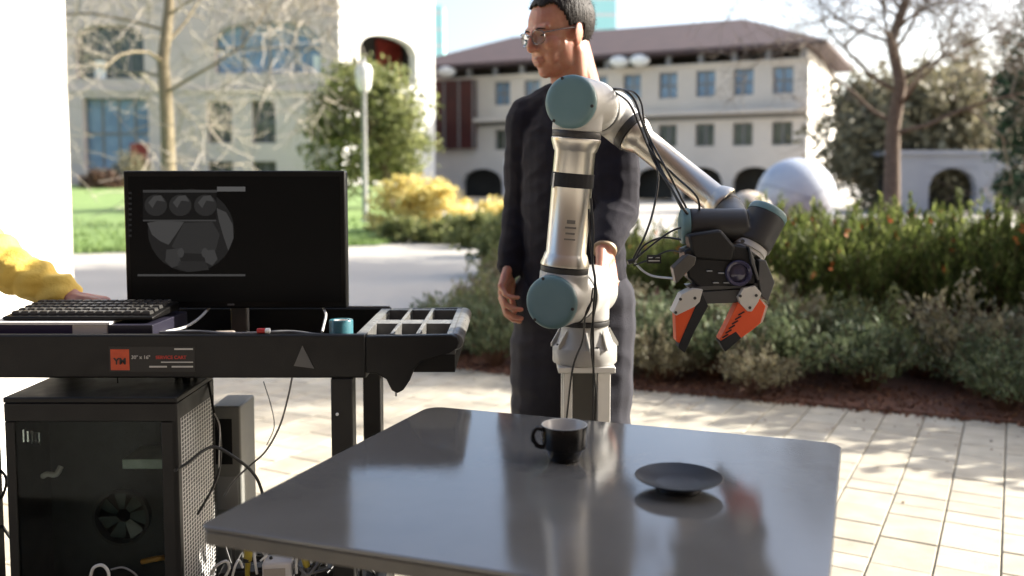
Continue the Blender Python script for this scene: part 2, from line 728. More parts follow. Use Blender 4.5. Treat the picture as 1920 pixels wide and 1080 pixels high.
# ================================================================== BUILDINGS
class Facade:
    """wall with real openings; s runs along it, z up, depth inward"""

    def __init__(f, O, d):
        f.O, f.d = V(O), V(d).normalized()
        f.n = V((f.d.y, -f.d.x, 0))          # outward, towards the viewer

    def P(f, s, z, dep=0.0):
        return f.O + f.d * s + V((0, 0, z)) - f.n * dep

    def bx(f, mb, s0, s1, z0, z1, d0, d1):
        c = f.P((s0 + s1) / 2, (z0 + z1) / 2, (d0 + d1) / 2)
        mb.obox(c, f.d * (s1 - s0) / 2, -f.n * (d1 - d0) / 2, V((0, 0, (z1 - z0) / 2)))

    def wall(f, mb, s0, s1, z0, z1, th, holes):
        S = sorted({s0, s1} | {h[0] for h in holes} | {h[1] for h in holes})
        Z = sorted({z0, z1} | {h[2] for h in holes} | {h[3] for h in holes})
        for a, b in zip(S, S[1:]):
            run = None
            for c, e in zip(Z, Z[1:]):
                ms, mz = (a + b) / 2, (c + e) / 2
                if any(h[0] < ms < h[1] and h[2] < mz < h[3] for h in holes):
                    if run:
                        f.bx(mb, a, b, run[0], run[1], 0, th)
                        run = None
                else:
                    run = (run[0], e) if run else (c, e)
            if run:
                f.bx(mb, a, b, run[0], run[1], 0, th)

    def arch(f, mb, s0, s1, zs, rise, th, n=14):
        """spandrels that turn the top of an opening [.., zs+rise] into a segmental arch springing at zs"""
        m = (s0 + s1) / 2
        for i in range(n):
            a, b = s0 + (s1 - s0) * i / n, s0 + (s1 - s0) * (i + 1) / n
            za = zs + rise * math.sqrt(max(0, 1 - ((a - m) / (s1 - s0) * 2) ** 2))
            zb = zs + rise * math.sqrt(max(0, 1 - ((b - m) / (s1 - s0) * 2) ** 2))
            t = zs + rise + .002
            mb.prism([f.P(a, za, .003), f.P(b, zb, .003), f.P(b, t, .003), f.P(a, t, .003)], -f.n * (th - .006))

    def window(f, par, s0, s1, z0, z1, dep, glass, nx=2, nz=2, name='window'):
        m = MB()
        t = .06
        for i in range(nx + 1):
            s = s0 + (s1 - s0) * i / nx
            f.bx(m, max(s0, s - t), min(s1, s + t), z0, z1, dep, dep + .1)
        for k in range(nz + 1):
            z = z0 + (z1 - z0) * k / nz
            f.bx(m, s0, s1, max(z0, z - t), min(z1, z + t), dep + .004, dep + .096)
        wf = m.build(name, M_frame, par, smooth=0)
        for i in range(nx):
            for k in range(nz):
                q = MB()
                f.bx(q, s0 + (s1 - s0) * i / nx + t * .9, s0 + (s1 - s0) * (i + 1) / nx - t * .9,
                     z0 + (z1 - z0) * k / nz + t * .9, z0 + (z1 - z0) * (k + 1) / nz - t * .9, dep + .04, dep + .06)
                q.build('pane', glass, wf, smooth=0)
        return wf


# --- left building: shaded front and a sunlit wing with an arch
lb = thing('stone_building', 'large pale limestone building with arched upper windows and a sunlit white wing behind the monitor', 'building', (-16, 50, 0))
fa = Facade((-40, 50, 0), (1, 0, 0))
X0 = 40
H = [(-23.5, -19.9, 1.9, 5.76), (-23.8, -20.06, 6.8, 9.7), (-16.7, -15.35, 3.3, 5.6), (-14.25, -12.95, 3.3, 5.6),
     (-16.7, -15.35, .2, 2.3), (-14.25, -12.95, .2, 2.3), (-16.2, -10.4, 7.1, 9.9), (-31, -27, 1.9, 5.76), (-31, -27, 6.8, 9.7)]
HH = [(a + X0, b + X0, c, e) for a, b, c, e in H]
mw = MB()
fa.wall(mw, 0, 30.6, 0, 15, .7, HH)
fa.arch(mw, HH[6][0], HH[6][1], 8.9, 1.0, .7)
fa.arch(mw, HH[1][0], HH[1][1], 9.1, .6, .7)
fa.bx(mw, 0, 30.6, 0, 15, 4.0, 4.3)
mw.build('wall', M_stone, lb, smooth=0)
q = MB()
fa.bx(q, 0, 30.55, 6.05, 6.3, -.10, 0)
fa.bx(q, 0, 30.55, 13.4, 13.7, -.18, 0)
q.build('string_course', M_stone, lb, smooth=0)
for k, h in enumerate(HH):
    gm = [M_glassblue, M_glassdark, M_glassdark, M_glassdark, M_glassdark, M_glassdark, M_glassblue, M_glassblue, M_glassdark][k]
    fa.window(lb, h[0], h[1], h[2], h[3], .45, gm, 4 if h[1] - h[0] > 3 else 2, 2)
q = MB()
fa.bx(q, HH[0][0] + 2.4, HH[0][1], 1.9, 3.3, .36, .42)
q.build('red_panel', M_redwall, lb, smooth=0)
q = MB()
fa.bx(q, HH[6][1] - .5, HH[6][1] - .1, 7.1, 8.1, .3, .36)
q.build('curtain', M_white, lb, smooth=0)
q = MB()
fa.bx(q, HH[1][0] + .9, HH[1][0] + 1.5, 6.8, 7.8, .3, .36)
q.build('curtain', M_white, lb, smooth=0)
fw = Facade((-9.4, 50, 0), (.6, .8, 0))
WH = [(1.5, 6.15, 6.9, 9.6), (1.5, 5.8, 1.2, 5.3)]
mw = MB()
fw.wall(mw, 0, 7.75, 0, 15, .6, WH)
fw.arch(mw, 1.5, 6.15, 8.75, .85, .6)
mw.build('wing_wall', M_white, lb, smooth=0)
q = MB()
fw.bx(q, .3, 7.6, 0, 14.9, 2.6, 2.8)
fw.bx(q, .3, 7.6, 6.0, 6.2, .6, 2.6)
fw.bx(q, 7.45, 7.75, 0, 15, .6, 6)
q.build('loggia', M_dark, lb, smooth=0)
q = MB()
fw.bx(q, 5.3, 7.4, 6.2, 9.8, 2.45, 2.58)
q.build('red_wall', M_redwall, lb, smooth=0)

# --- right building with the hipped roof
rb = thing('roofed_building', 'three storey pale building under a brown hipped roof in the background', 'building', (8, 57, 0))
fr_ = Facade((-5.4, 63, 0), (.896, -.444, 0))
ST = [5.3, 7.5, 9.8, 12.1, 14.3, 16.6, 18.9, 21.15, 23.4]
hol = []
for s in ST:
    hol.append((s - .58, s + .58, 6.25, 7.8))
    hol.append((s - .58, s + .58, 3.3, 4.65))
AR = [(2.2, 5.3), (14.5, 17.0), (17.5, 20.0), (20.6, 23.1)]
for a, b in AR:
    hol.append((a, b, 0, 2.05))
mw = MB()
fr_.wall(mw, 0, 24.8, 0, 8.2, .5, hol)
for a, b in AR:
    fr_.arch(mw, a, b, 1.15, .9, .5)
fr_.bx(mw, 0, 24.8, 0, 2.4, 4.0, 4.2)
side = Facade(fr_.P(24.8, 0, 0), -fr_.n)
side.wall(mw, .502, 14, 0, 8.2, .5, [(3, 4.2, 6.25, 7.8), (6, 7.2, 6.25, 7.8), (3, 4.2, 3.3, 4.65)])
mw.build('wall', M_stone2, rb, smooth=0)
q = MB()
side.wall(q, .0, 14, 0, 8.2, -.02, [(3, 4.2, 6.25, 7.8), (6, 7.2, 6.25, 7.8), (3, 4.2, 3.3, 4.65)])
q.build('side_facing', M_white, rb, smooth=0)  # sunlight on the side wall put into its colour, whiter than the front
q = MB()
side.bx(q, .1, 14, 8.2, 9.0, .2, .5)
q.build('gable_band', M_white, rb, smooth=0)  # same sunlit white painted on the side above the wall
q = MB()
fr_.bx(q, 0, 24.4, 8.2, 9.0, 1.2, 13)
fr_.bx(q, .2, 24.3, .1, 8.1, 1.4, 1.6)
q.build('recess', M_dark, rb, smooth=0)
q = MB()
fr_.bx(q, 3.5, 24.95, 5.16, 5.36, -.75, 0)
fr_.bx(q, -.2, 24.95, 8.05, 8.22, -.14, 0)
q.build('ledge', M_stone2, rb, smooth=0)
q = MB()
fr_.bx(q, 3.5, 24.7, 4.86, 5.155, -.03, -.002)
q.build('dark_band', M_frame, rb, smooth=0)  # shade under the ledge, painted as a dark strip
for k in range(13):
    q = MB()
    fr_.bx(q, .6 + 1.98 * k, .9 + 1.98 * k, 8.225, 8.775, .06, .4)
    q.build('column', M_greystone, rb, smooth=0)
for s in ST:
    fr_.window(rb, s - .58, s + .58, 6.25, 7.8, .3, M_glassblue, 2, 2)
    fr_.window(rb, s - .58, s + .58, 3.3, 4.65, .3, M_glassdark, 2, 1)
q = MB()
fr_.bx(q, .05, 3.4, 3.4, 8.0, -.5, -.02)
bay = q.build('bay_window', M_redglass, rb, smooth=0)
q = MB()
for s in (.05, 1.15, 2.3, 3.4):
    fr_.bx(q, s - .06, s + .06, 3.4, 8.0, -.56, -.505)
q.build('mullion', M_frame, bay, smooth=0)
# roof
e0, e1, dp0, dp1, ze, zr = -3, 25.9, -1.0, 13.6, 9.0, 11.75
v_ = [fr_.P(e0, ze, dp0), fr_.P(e1, ze, dp0), fr_.P(e1, ze, dp1), fr_.P(e0, ze, dp1), fr_.P(e0 + 6, zr, 6.3), fr_.P(e1 - 6.2, zr, 6.3)]
lo = [p - V((0, 0, .22)) for p in v_[:4]]
m = MB()._add(v_ + lo, [(0, 1, 5, 4), (1, 2, 5), (2, 3, 4, 5), (3, 0, 4), (0, 6, 7, 1), (1, 7, 8, 2), (2, 8, 9, 3), (3, 9, 6, 0), (9, 8, 7, 6)])
m.build('roof', M_roof, rb, smooth=0)
for s, z in ((1.6, 8.55), (13.8, 8.5), (15.1, 8.5)):
    MB().ell(fr_.P(s, z, -.9), (.62, .4, .36)).build('roof_lamp', M_white, rb)

# --- low arcade on the right
ab = thing('arcade_building', 'low grey arcade with dark arches at the far right', 'building', (20, 34, 0))
fb = Facade((14.5, 34, 0), (1, 0, 0))
AH = [(1.1, 2.9, 0, 1.72), (3.6, 5.2, 0, 1.72), (5.9, 7.5, 0, 1.72), (8.2, 9.8, 0, 1.72)]
m = MB()
fb.wall(m, 0, 12, 0, 2.2, .4, AH)
for h in AH:
    fb.arch(m, h[0], h[1], 1.0, .7, .4)
m.build('wall', M_greystone, ab, smooth=0)
q = MB()
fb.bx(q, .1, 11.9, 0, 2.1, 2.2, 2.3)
q.build('back_wall', M_dark, ab, smooth=0)
q = MB()
fb.bx(q, -.15, 12.15, 2.2, 2.36, -.15, 2.5)
q.build('roof', M_greystone, ab, smooth=0)

# --- two distant towers
M_tower = mat('pale_teal_glass', (.40, .80, .74), .35, col2=(.48, .84, .80), scale=.1)
for (xa, xb, yy, zt, lab) in ((-18, -12.7, 170, 33.6, 'slim pale teal tower beside the sunlit wing, far away'),
                              (12.5, 19.4, 172, 44, "pale teal tower rising behind the standing man's head")):
    tw = thing('distant_tower', lab, 'tower', ((xa + xb) / 2, yy, 0), 'pale towers on the skyline')
    m = MB()
    m.bb(xa, xb, yy, yy + 6, 0, zt)
    m.build('tower_body', M_tower, tw, smooth=0)
    m = MB()
    z = 20
    while z < zt - 1:
        m.bb(xa - .06, xb + .06, yy - .06, yy, z, z + .5)
        z += 3
    m.build('floor_band', M_white, tw, smooth=0)

# --- unseen dark building added behind the camera to darken reflections and front faces
bb_ = thing('brick_building', 'dark brown building front facing the table from behind the viewer', 'building', (0, -4, 0))
fk = Facade((16, -3.6, 0), (-1, 0, 0))
kh = [(3 + 3.2 * k, 5.2 + 3.2 * k, .9, 3.2) for k in range(8)]
m = MB()
fk.wall(m, 0, 32, 0, 10, .5, kh)
m.build('wall', mat('brown_brick', (.095, .06, .045), .85, col2=(.07, .045, .035), scale=3, bump=.3, bscale=20), bb_, smooth=0)
for h in kh:
    fk.window(bb_, h[0], h[1], h[2], h[3], .3, M_glassdark, 2, 2)

# --- white pillar at the left edge
pi = thing('pillar', 'broad sunlit white pillar at the left edge behind the keyboard', 'pillar', (-2.4, 3.8, 0))
m = MB()
m.bb(-2.75, -2.005, 3.35, 4.14, .14, 6)
m.build('shaft', M_white, pi, smooth=0, bevel=.012)
m = MB()
m.bb(-2.79, -1.96, 3.31, 4.18, -.02, .14)
m.build('base', M_white, pi, smooth=0, bevel=.012)

# --- unseen pillar added to the right of the frame to shade the table
shade_pillar = thing('pillar', 'white pillar standing to the right of the table', 'pillar', (2.75, 2.16, 0))
m = MB()
m.bb(2.35, 3.15, 1.63, 2.62, .14, 6)
m.build('shaft', M_white, shade_pillar, smooth=0, bevel=.012)
m = MB()
m.bb(2.31, 3.19, 1.59, 2.66, -.02, .14)
m.build('base', M_white, shade_pillar, smooth=0, bevel=.012)

# ================================================================== TREES, SHRUBS
M_barkpale = mat('pale_bark', (.17, .14, .085), .9, col2=(.25, .21, .14), scale=14, bump=.5, bscale=30)
M_bark = mat('brown_bark', (.115, .085, .062), .9, col2=(.19, .14, .10), scale=14, bump=.6, bscale=30)
M_twig = mat('pale_twigs', (.36, .325, .265), .85, col2=(.27, .245, .20), scale=6)
M_twigbrown = mat('brown_twigs', (.23, .19, .145), .85, col2=(.32, .27, .2), scale=6)


def grow(r_, p, d, L, r, lev, maxlev, mbs, tips, spread=.75, upb=.15, kids=(4, 6), nseg=5, wob=.18, shrink=.62, rmin=0.0):
    r = max(r, rmin)
    pts, rad = [V(p)], [r]
    d = V(d).normalized()
    for k in range(nseg):
        d = (d + V((r_.gauss(0, wob), r_.gauss(0, wob), r_.gauss(0, wob) + upb * .3))).normalized()
        pts.append(pts[-1] + d * (L / nseg))
        rad.append(max(r * (1 - .72 * (k + 1) / nseg), rmin * .6))
    mbs[min(lev, len(mbs) - 1)].tube(pts, rad, n=[8, 6, 4, 3, 3][min(lev, 4)])
    if lev >= maxlev:
        tips.append(pts[-1])
        tips.append(pts[-2])
        return
    for i in range(r_.randint(*kids)):
        t = r_.uniform(.35, 1.0)
        k = min(int(t * nseg), nseg - 1)
        q = pts[k].lerp(pts[k + 1], t * nseg - k)
        dd = (pts[k + 1] - pts[k]).normalized()
        side = dd.orthogonal().normalized()
        side.rotate(Matrix.Rotation(r_.uniform(0, 6.283), 3, dd))
        nd = (dd * (1 - spread * .55) + side * spread + V((0, 0, upb))).normalized()
        grow(r_, q, nd, L * shrink * r_.uniform(.75, 1.15), rad[k] * .62, lev + 1, maxlev, mbs, tips, spread, upb, kids, max(3, nseg - 1), wob, shrink, rmin)


def bare_tree(loc, h, r, seed, label, mt, ml, maxlev=4, start=.45, limbs=9, lr=.42, **kw):
    r_ = random.Random(seed)
    t = thing('bare_tree', label, 'tree', loc)
    mbs = [MB(), MB(), MB()]
    tips = []
    base = V(loc)
    pts = [base]
    for k in range(8):
        pts.append(base + V((r_.gauss(0, .06) * k * .5, r_.gauss(0, .06) * k * .5, h * (k + 1) / 8)))
    mbs[0].tube(pts, [r * (1.25 if k == 0 else 1 - .085 * k) for k in range(9)], n=10)
    for i in range(limbs):
        f = start + (1 - start) * (i / limbs)
        k = min(int(f * 8), 7)
        q = pts[k].lerp(pts[k + 1], f * 8 - k)
        a = i * 2.4 + r_.uniform(-.4, .4)
        grow(r_, q, V((math.cos(a), math.sin(a), r_.uniform(.25, .8))), h * .42 * (1.15 - f * .6) * r_.uniform(.85, 1.2), r * lr * (1.1 - f * .5), 1, maxlev, mbs, tips, **kw)
    mbs[0].build('trunk', mt, t, 60)
    mbs[1].build('limbs', mt, t, 60)
    o = mbs[2].build('twigs', ml, t, 0)
    o['kind'] = 'stuff'
    return t, tips


def crown(t, C, size, m, name='crown', aspect=.55, up=0.0):
    off = OFF[t.name]
    P = leaf_quads(np.asarray(C), size, aspect, up) - np.array(off)
    o = link(name, quad_mesh(name, P), m, t, 0, 0, off)
    return o


def clumps(c, rad, n, per, sg, r_, shell=.55, lo=-1.0):
    out = []
    for i in range(n):
        while True:
            p = V((r_.uniform(-1, 1), r_.uniform(-1, 1), r_.uniform(lo, 1)))
            if p.length < 1 and p.length > shell * r_.random():
                break
        q = V((c[0] + p.x * rad[0], c[1] + p.y * rad[1], c[2] + p.z * rad[2]))
        s = sg * r_.uniform(.6, 1.3)
        for k in range(per):
            out.append((q.x + r_.gauss(0, s), q.y + r_.gauss(0, s), q.z + r_.gauss(0, s * .7)))
    return out


ML_olive = leafmat('olive_leaves', (.15, .14, .085), (.25, .225, .14), (.34, .31, .2), .3)
ML_green = leafmat('green_leaves', (.105, .125, .045), (.24, .265, .10), (.40, .40, .17), .45)
ML_dark = leafmat('conifer_needles', (.018, .04, .02), (.035, .07, .03), (.06, .10, .045), .1)
ML_yellow = leafmat('golden_leaves', (.60, .49, .15), (.80, .70, .30), (.88, .82, .45), .35)
ML_brown = leafmat('brown_leaves', (.06, .035, .025), (.12, .07, .045), (.20, .13, .08), .2)
ML_sage = leafmat('sage_leaves', (.080, .108, .055), (.150, .182, .095), (.25, .28, .17), .35)
ML_hedge = leafmat('hedge_leaves', (.060, .085, .020), (.155, .19, .05), (.33, .36, .12), .55)
ML_stem = mat('red_stems', (.13, .06, .035), .85, col2=(.09, .05, .03), scale=10)
ML_flower = mat('orange_flowers', (.55, .11, .03), .6, col2=(.62, .22, .05), scale=9)

# pale bare tree before the left building
lt, tips = bare_tree((at(318, 400, 20).x, 20, .35), 9.2, .17, 5, 'pale bare tree with dense twigs in front of the stone building', M_barkpale, M_twig,
                     4, .30, 19, spread=.85, upb=-.05, kids=(4, 6), wob=.2, shrink=.68, lr=.25, rmin=.011)
# bare tree rising behind the hedge on the right
rt, tips = bare_tree((at(1672, 400, 15).x, 15, -.02), 5.6, .15, 21, 'leafless dark tree rising behind the hedge right of the stone spheres', M_bark, M_twigbrown,
                     4, .36, 22, spread=.85, upb=.08, kids=(5, 6), wob=.2, lr=.26, rmin=.0055, shrink=.68)


def leafy_tree(name, loc, trunk_h, tr, c, rad, n, per, sg, size, m, label, seed, group=None, bark=None, **kw):
    r_ = random.Random(seed)
    t = thing(name, label, 'tree', loc, group)
    mb = MB()
    top = V((c[0], c[1], c[2] + rad[2] * .3))
    b = V(loc)
    mb.tube(catmull([b, b.lerp(top, .4) + V((.1, 0, 0)), top], 5), [tr * (1 - .07 * k) for k in range(11)], n=8)
    for i in range(9):
        a = i * 2.4
        q = b.lerp(top, .45 + .05 * i)
        e = V((c[0] + math.cos(a) * rad[0] * .75, c[1] + math.sin(a) * rad[1] * .75, c[2] + r_.uniform(-.3, .6) * rad[2]))
        mb.tube(catmull([q, q.lerp(e, .5) + V((0, 0, .15)), e], 3), [tr * .45 * (1 - .12 * k) for k in range(7)], n=5)
    mb.build('trunk', bark or M_bark, t, 60)
    crown(t, clumps(c, rad, n, per, sg, r_, **kw), size, m)
    return t


leafy_tree('leafy_tree', (at(735, 400, 27).x, 27, .2), 2, .16, (at(688, 238, 27).x, 27, 2.75), (1.75, 1.6, 2.0), 125, 60, .27, .10, ML_green,
           'green leafy tree behind the lamp post', 3)
leafy_tree('leafy_tree', (at(1660, 400, 38).x, 38, 0), 2, .25, (at(1700, 266, 38).x, 38, 2.9), (3.6, 3, 3.1), 230, 75, .46, .16, ML_olive,
           'broad dull olive tree behind the leafless tree at right', 4)
leafy_tree('conifer_tree', (at(1800, 300, 44).x, 44, 0), 5, .2, (at(1800, 150, 44).x, 44, 5.4), (.85, .85, 3.0), 60, 50, .28, .11, ML_olive,
           'narrow upright conifer beyond the arcade', 6)
leafy_tree('conifer_tree', (at(1925, 300, 30).x, 30, 0), 5, .25, (at(1922, 190, 30).x, 30, 3.6), (1.0, 1.0, 3.3), 90, 60, .25, .10, ML_dark,
           'tall dark evergreen at the right edge', 8)
# unseen trees added to the right of the frame to shade the plaza
for k, (x, y, hz, rr) in enumerate(((16, 11.6, 11.6, 2.1), (16.5, 14.4, 11.8, 2.3), (16, 16.6, 11.5, 2.1))):
    leafy_tree('leafy_tree', (x, y, 0), 2, .2, (x, y, hz), (rr, rr, 2.0), 170, 60, .34, .12, ML_olive,
               ['tall olive tree nearest the bed, out on the right', 'broadest tall olive tree out on the right', 'tall olive tree farthest out on the right'][k], 30 + k, 'shade trees along the bed')


def bush(name, loc, rad, n, per, sg, size, m, label, seed, group=None, lo=-.2, aspect=.55):
    r_ = random.Random(seed)
    t = thing(name, label, 'shrub', loc, group)
    mb = MB()
    for i in range(7):
        a = i * .9
        e = V(loc) + V((math.cos(a) * rad[0] * .6, math.sin(a) * rad[1] * .6, rad[2] * .7))
        mb.tube([V(loc), V(loc).lerp(e, .5) + V((0, 0, .05)), e], [.018, .012, .006], n=5)
    mb.build('stem', ML_stem, t, 60)
    crown(t, clumps((loc[0], loc[1], loc[2] + rad[2] * .25), rad, n, per, sg, r_, lo=lo), size, m, 'foliage', aspect)
    return t


for k, (px, pb, Y, rx, rz, lab) in enumerate(((750, 442, 19.5, .72, 1.08, 'golden shrub nearest the lamp post'), (825, 440, 19.2, .82, 1.02, 'bushiest golden shrub, in the middle of its row'),
                                              (925, 425, 21, .5, .62, "small golden shrub beside the standing man's elbow"))):
    p = at(px, pb, Y)
    bush('golden_shrub', (p.x, Y, 0.0), (rx, .6, rz), 60, 60, .11, .055, ML_yellow, lab, 50 + k, 'golden shrubs beyond the plaza')
for k, (px, Y, rx, rz) in enumerate(((760, 17.8, .5, .38), (845, 17.5, .55, .42), (905, 16.5, .6, .5), (975, 14.5, .6, .6), (985, 11.5, .6, .72))):
    p = at(px, 440, Y)
    bush('green_shrub', (p.x, Y, 0), (rx, .5, rz), 40, 60, .09, .045, ML_green, ['low green shrub at the foot of the golden shrub by the lamp post', 'low green shrub before the bushiest golden shrub', 'low green shrub right of the golden shrubs, left of the man', 'loose green shrub hidden behind the standing man', "loose green shrub at the standing man's right hand"][k], 60 + k, 'green shrubs' if k < 3 else 'bed end shrubs')
p = at(190, 345, 44)
bush('brown_shrub', (p.x, 44, .9), (.9, .8, .6), 50, 50, .16, .08, ML_brown, 'dark red brown shrub at the foot of the stone building', 71)
p = at(250, 345, 46)
bush('brown_shrub', (p.x, 46, .9), (1.0, .8, 1.3), 50, 40, .25, .08, ML_olive, 'taller dry olive brown shrub left behind the monitor', 72)

# --- low sage shrubs and tall hedge plants of the bed
NRM = V((.39, .92, 0))


def sage_proto(seed, kind):
    r_ = random.Random(seed)
    nm, lab, lm, grp_ = [('sage_shrub', 'low grey green shrub at the front of the planting bed', ML_sage, 'low sage shrubs along the paving'),
                      ('olive_shrub', 'low olive green shrub among the grey ones at the front of the bed', ML_green, 'low olive green shrubs along the paving'),
                      ('dry_shrub', 'low dry brownish shrub among the green ones at the front of the bed', ML_olive, 'low dry shrubs along the paving')][kind]
    o = thing(nm, lab, 'shrub', (0, 0, 0), grp_)
    mb = MB()
    C, D = [], []
    for i in range(46):
        a = r_.uniform(0, 6.283)
        q = math.sqrt(r_.random())
        e = V((math.cos(a) * q * .36, math.sin(a) * q * .36, .43 * (1 - .45 * q * q) * r_.uniform(.7, 1.12)))
        mid = V((e.x * .45, e.y * .45, e.z * .5))
        mb.tube([V((e.x * .15, e.y * .15, 0)), mid, e], [.006, .004, .002], n=3)
        for k in range(46):
            t = r_.uniform(.25, 1)
            p = mid.lerp(e, (t - .25) / .75)
            C.append((p.x + r_.gauss(0, .026), p.y + r_.gauss(0, .026), max(.02, p.z + r_.gauss(0, .024))))
            D.append((e.x * .8, e.y * .8, .5))
    mb.build('stems', ML_stem, o, 0)
    me = quad_mesh('foliage', leaf_quads(C, .021, .33, dirs=np.array(D)))
    link('foliage', me, lm, o, 0, 0, V((0, 0, 0)))
    return o


def hedge_proto(seed):
    r_ = random.Random(seed)
    o = thing('hedge_plant', 'tall feathery green plant with orange flowers at the back of the bed', 'plant', (0, 0, 0), 'tall feathery plants forming the hedge')
    mb = MB()
    C, D, F = [], [], []
    for i in range(70):
        a = r_.uniform(0, 6.283)
        q = math.sqrt(r_.random())
        lean = q * .5
        h = r_.uniform(.62, 1.02) * (1.1 - .25 * q)
        b = V((math.cos(a) * q * .16, math.sin(a) * q * .16, 0))
        e = V((math.cos(a) * lean, math.sin(a) * lean, h))
        mid = b.lerp(e, .5) + V((0, 0, .06))
        mb.tube([b, mid, e], [.006, .004, .002], n=3)
        for k in range(44):
            t = r_.uniform(.3, 1) ** .8
            p = b.lerp(mid, t * 2) if t < .5 else mid.lerp(e, t * 2 - 1)
            w_ = .05 * (1.15 - t)
            C.append((p.x + r_.gauss(0, w_), p.y + r_.gauss(0, w_), p.z + r_.gauss(0, .02)))
            D.append((e.x + r_.gauss(0, .4), e.y + r_.gauss(0, .4), 1.1))
        if r_.random() < .10:
            F.append((e.x, e.y, e.z - .03))
            F.append((e.x + .015, e.y, e.z - .05))
            F.append((e.x, e.y + .01, e.z - .015))
    mb.build('stems', ML_stem, o, 0)
    me = quad_mesh('foliage', leaf_quads(C, .036, .2, dirs=np.array(D)))
    link('foliage', me, ML_hedge, o, 0, 0, V((0, 0, 0)))
    me = quad_mesh('blossoms', leaf_quads(F, .02, .8))
    link('blossoms', me, ML_flower, o, 0, 0, V((0, 0, 0)))
    return o


sp = [sage_proto(80 + i, kd) for i, kd in enumerate((0, 0, 1, 2))]
first = [True] * 4
rp = random.Random(5)
k = 0
for row, dd in enumerate((.14, .46, .84, 1.25)):
    x = -.55 + .2 * (row % 2)
    while x < 4.4:
        xx = x + rp.uniform(-.08, .08)
        d = dd + rp.uniform(-.08, .08)
        x += rp.uniform(.36, .5)
        if row == 0 and 1.45 < xx < 2.15:
            continue
        p = V((xx, bed_front(xx), .02)) + NRM * d
        q_ = rp.choice([0, 0, 1, 1, 2, 2, 3]) if k > 3 else k
        pr_ = sp[q_]
        o = pr_ if first[q_] else copy_tree(pr_)
        first[q_] = False
        o.location = p
        s = rp.uniform(.85, 1.2) * (.8 if row == 0 else .95)
        o.scale = (s, s, s * rp.uniform(.85, 1.15))
        o.rotation_euler = (0, 0, rp.uniform(0, 6.28))
        k += 1
# unseen taller shrubs added right of the frame to shade the paving edge
for k, (x, y, h) in enumerate(((4.45, 4.35, 1.9), (4.6, 5.15, 2.35), (5.1, 5.9, 3.0), (5.3, 6.7, 3.4), (5.6, 5.0, 2.7))):
    bush('tall_shrub', (x, y, .02), (.62, .62, h * .62), 60, 60, .14, .06, ML_sage, ['open tall shrub nearest the paving, right of the hedge', 'tall shrub in the middle behind the nearest one', 'tall shrub against the hedge end',
         'tallest of the shrubs, behind the hedge end', 'tall shrub at the right edge of the bed'][k], 120 + k, 'tall shrubs at the right end of the bed', lo=-.1)
for (x, y, q_, s) in ((-.5, 6.3, 0, .95), (-.22, 6.7, 2, 1.0), (.02, 7.2, 0, 1.1), (-.12, 7.6, 3, 1.15), (.15, 8.0, 3, 1.4), (.12, 8.8, 2, 1.45), (.3, 9.5, 3, 1.5), (1.6, 5.75, 3, 1.3), (.6, 6.2, 3, 1.3), (2.7, 5.3, 3, 1.3), (3.3, 5.1, 3, 1.4)):
    o = copy_tree(sp[q_])
    o.location = (x, y, .02)
    o.scale = (s, s, s)
    o.rotation_euler = (0, 0, rp.uniform(0, 6.28))
hp = [hedge_proto(90 + i) for i in range(3)]
first = [True] * 3
k = 0
for row, dd in enumerate((2.15, 2.65, 3.2, 3.9)):
    x = -.15 + .2 * (row % 2)
    while x < 5.6:
        xx = x + rp.uniform(-.1, .1)
        x += rp.uniform(.42, .56)
        y0 = bed_front(xx)
        p = V((xx, y0, .02)) + NRM * (dd + rp.uniform(-.1, .1))
        o = hp[k % 3] if first[k % 3] else copy_tree(hp[k % 3])
        first[k % 3] = False
        o.location = p
        s = rp.uniform(.85, 1.05) * (.82 if xx < .6 else .98)
        o.scale = (s, s, s * rp.uniform(.9, 1.1))
        o.rotation_euler = (0, 0, rp.uniform(0, 6.28))
        k += 1

# ================================================================== LAMP POST, SPHERES, SIGN
M_postgrey = mat('grey_post', (.36, .37, .37), .5, col2=(.30, .31, .31), scale=5)
M_lampwhite = mat('lamp_white', (.82, .84, .82), .4, col2=(.75, .77, .75), scale=4)
p = at(685, 432, 22)
lp = thing('lamp_post', 'slim grey lamp post with a white head in front of the green tree', 'lamp post', (p.x, 22, 0))
MB().lathe((p.x, 22, 0), (0, 0, 1), [(0, .12), (.25, .12), (.3, .07), (3.3, .055), (3.35, .08)], 14).build('pole', M_postgrey, lp)
MB().lathe((p.x, 22, 3.36), (0, 0, 1), [(0, .10), (.12, .17), (.5, .2), (.62, .15), (.66, .05)], 18).build('lamp_head', M_lampwhite, lp)
MB().lathe((p.x, 22, 4.03), (0, 0, 1), [(0, .06), (.05, .05), (.12, .02), (.16, .001)], 12).build('finial', M_postgrey, lp)
M_marble = mat('blue_white_marble', (.50, .54, .60), .35, col2=(.36, .41, .50), scale=2.2, detail=8, bump=.1)
M_granite = mat('beige_granite', (.60, .52, .42), .6, col2=(.48, .40, .32), scale=8, detail=8, bump=.3, bscale=20)
M_seam = mat('seam_dark', (.25, .27, .32), .7, col2=(.2, .22, .26), scale=6)
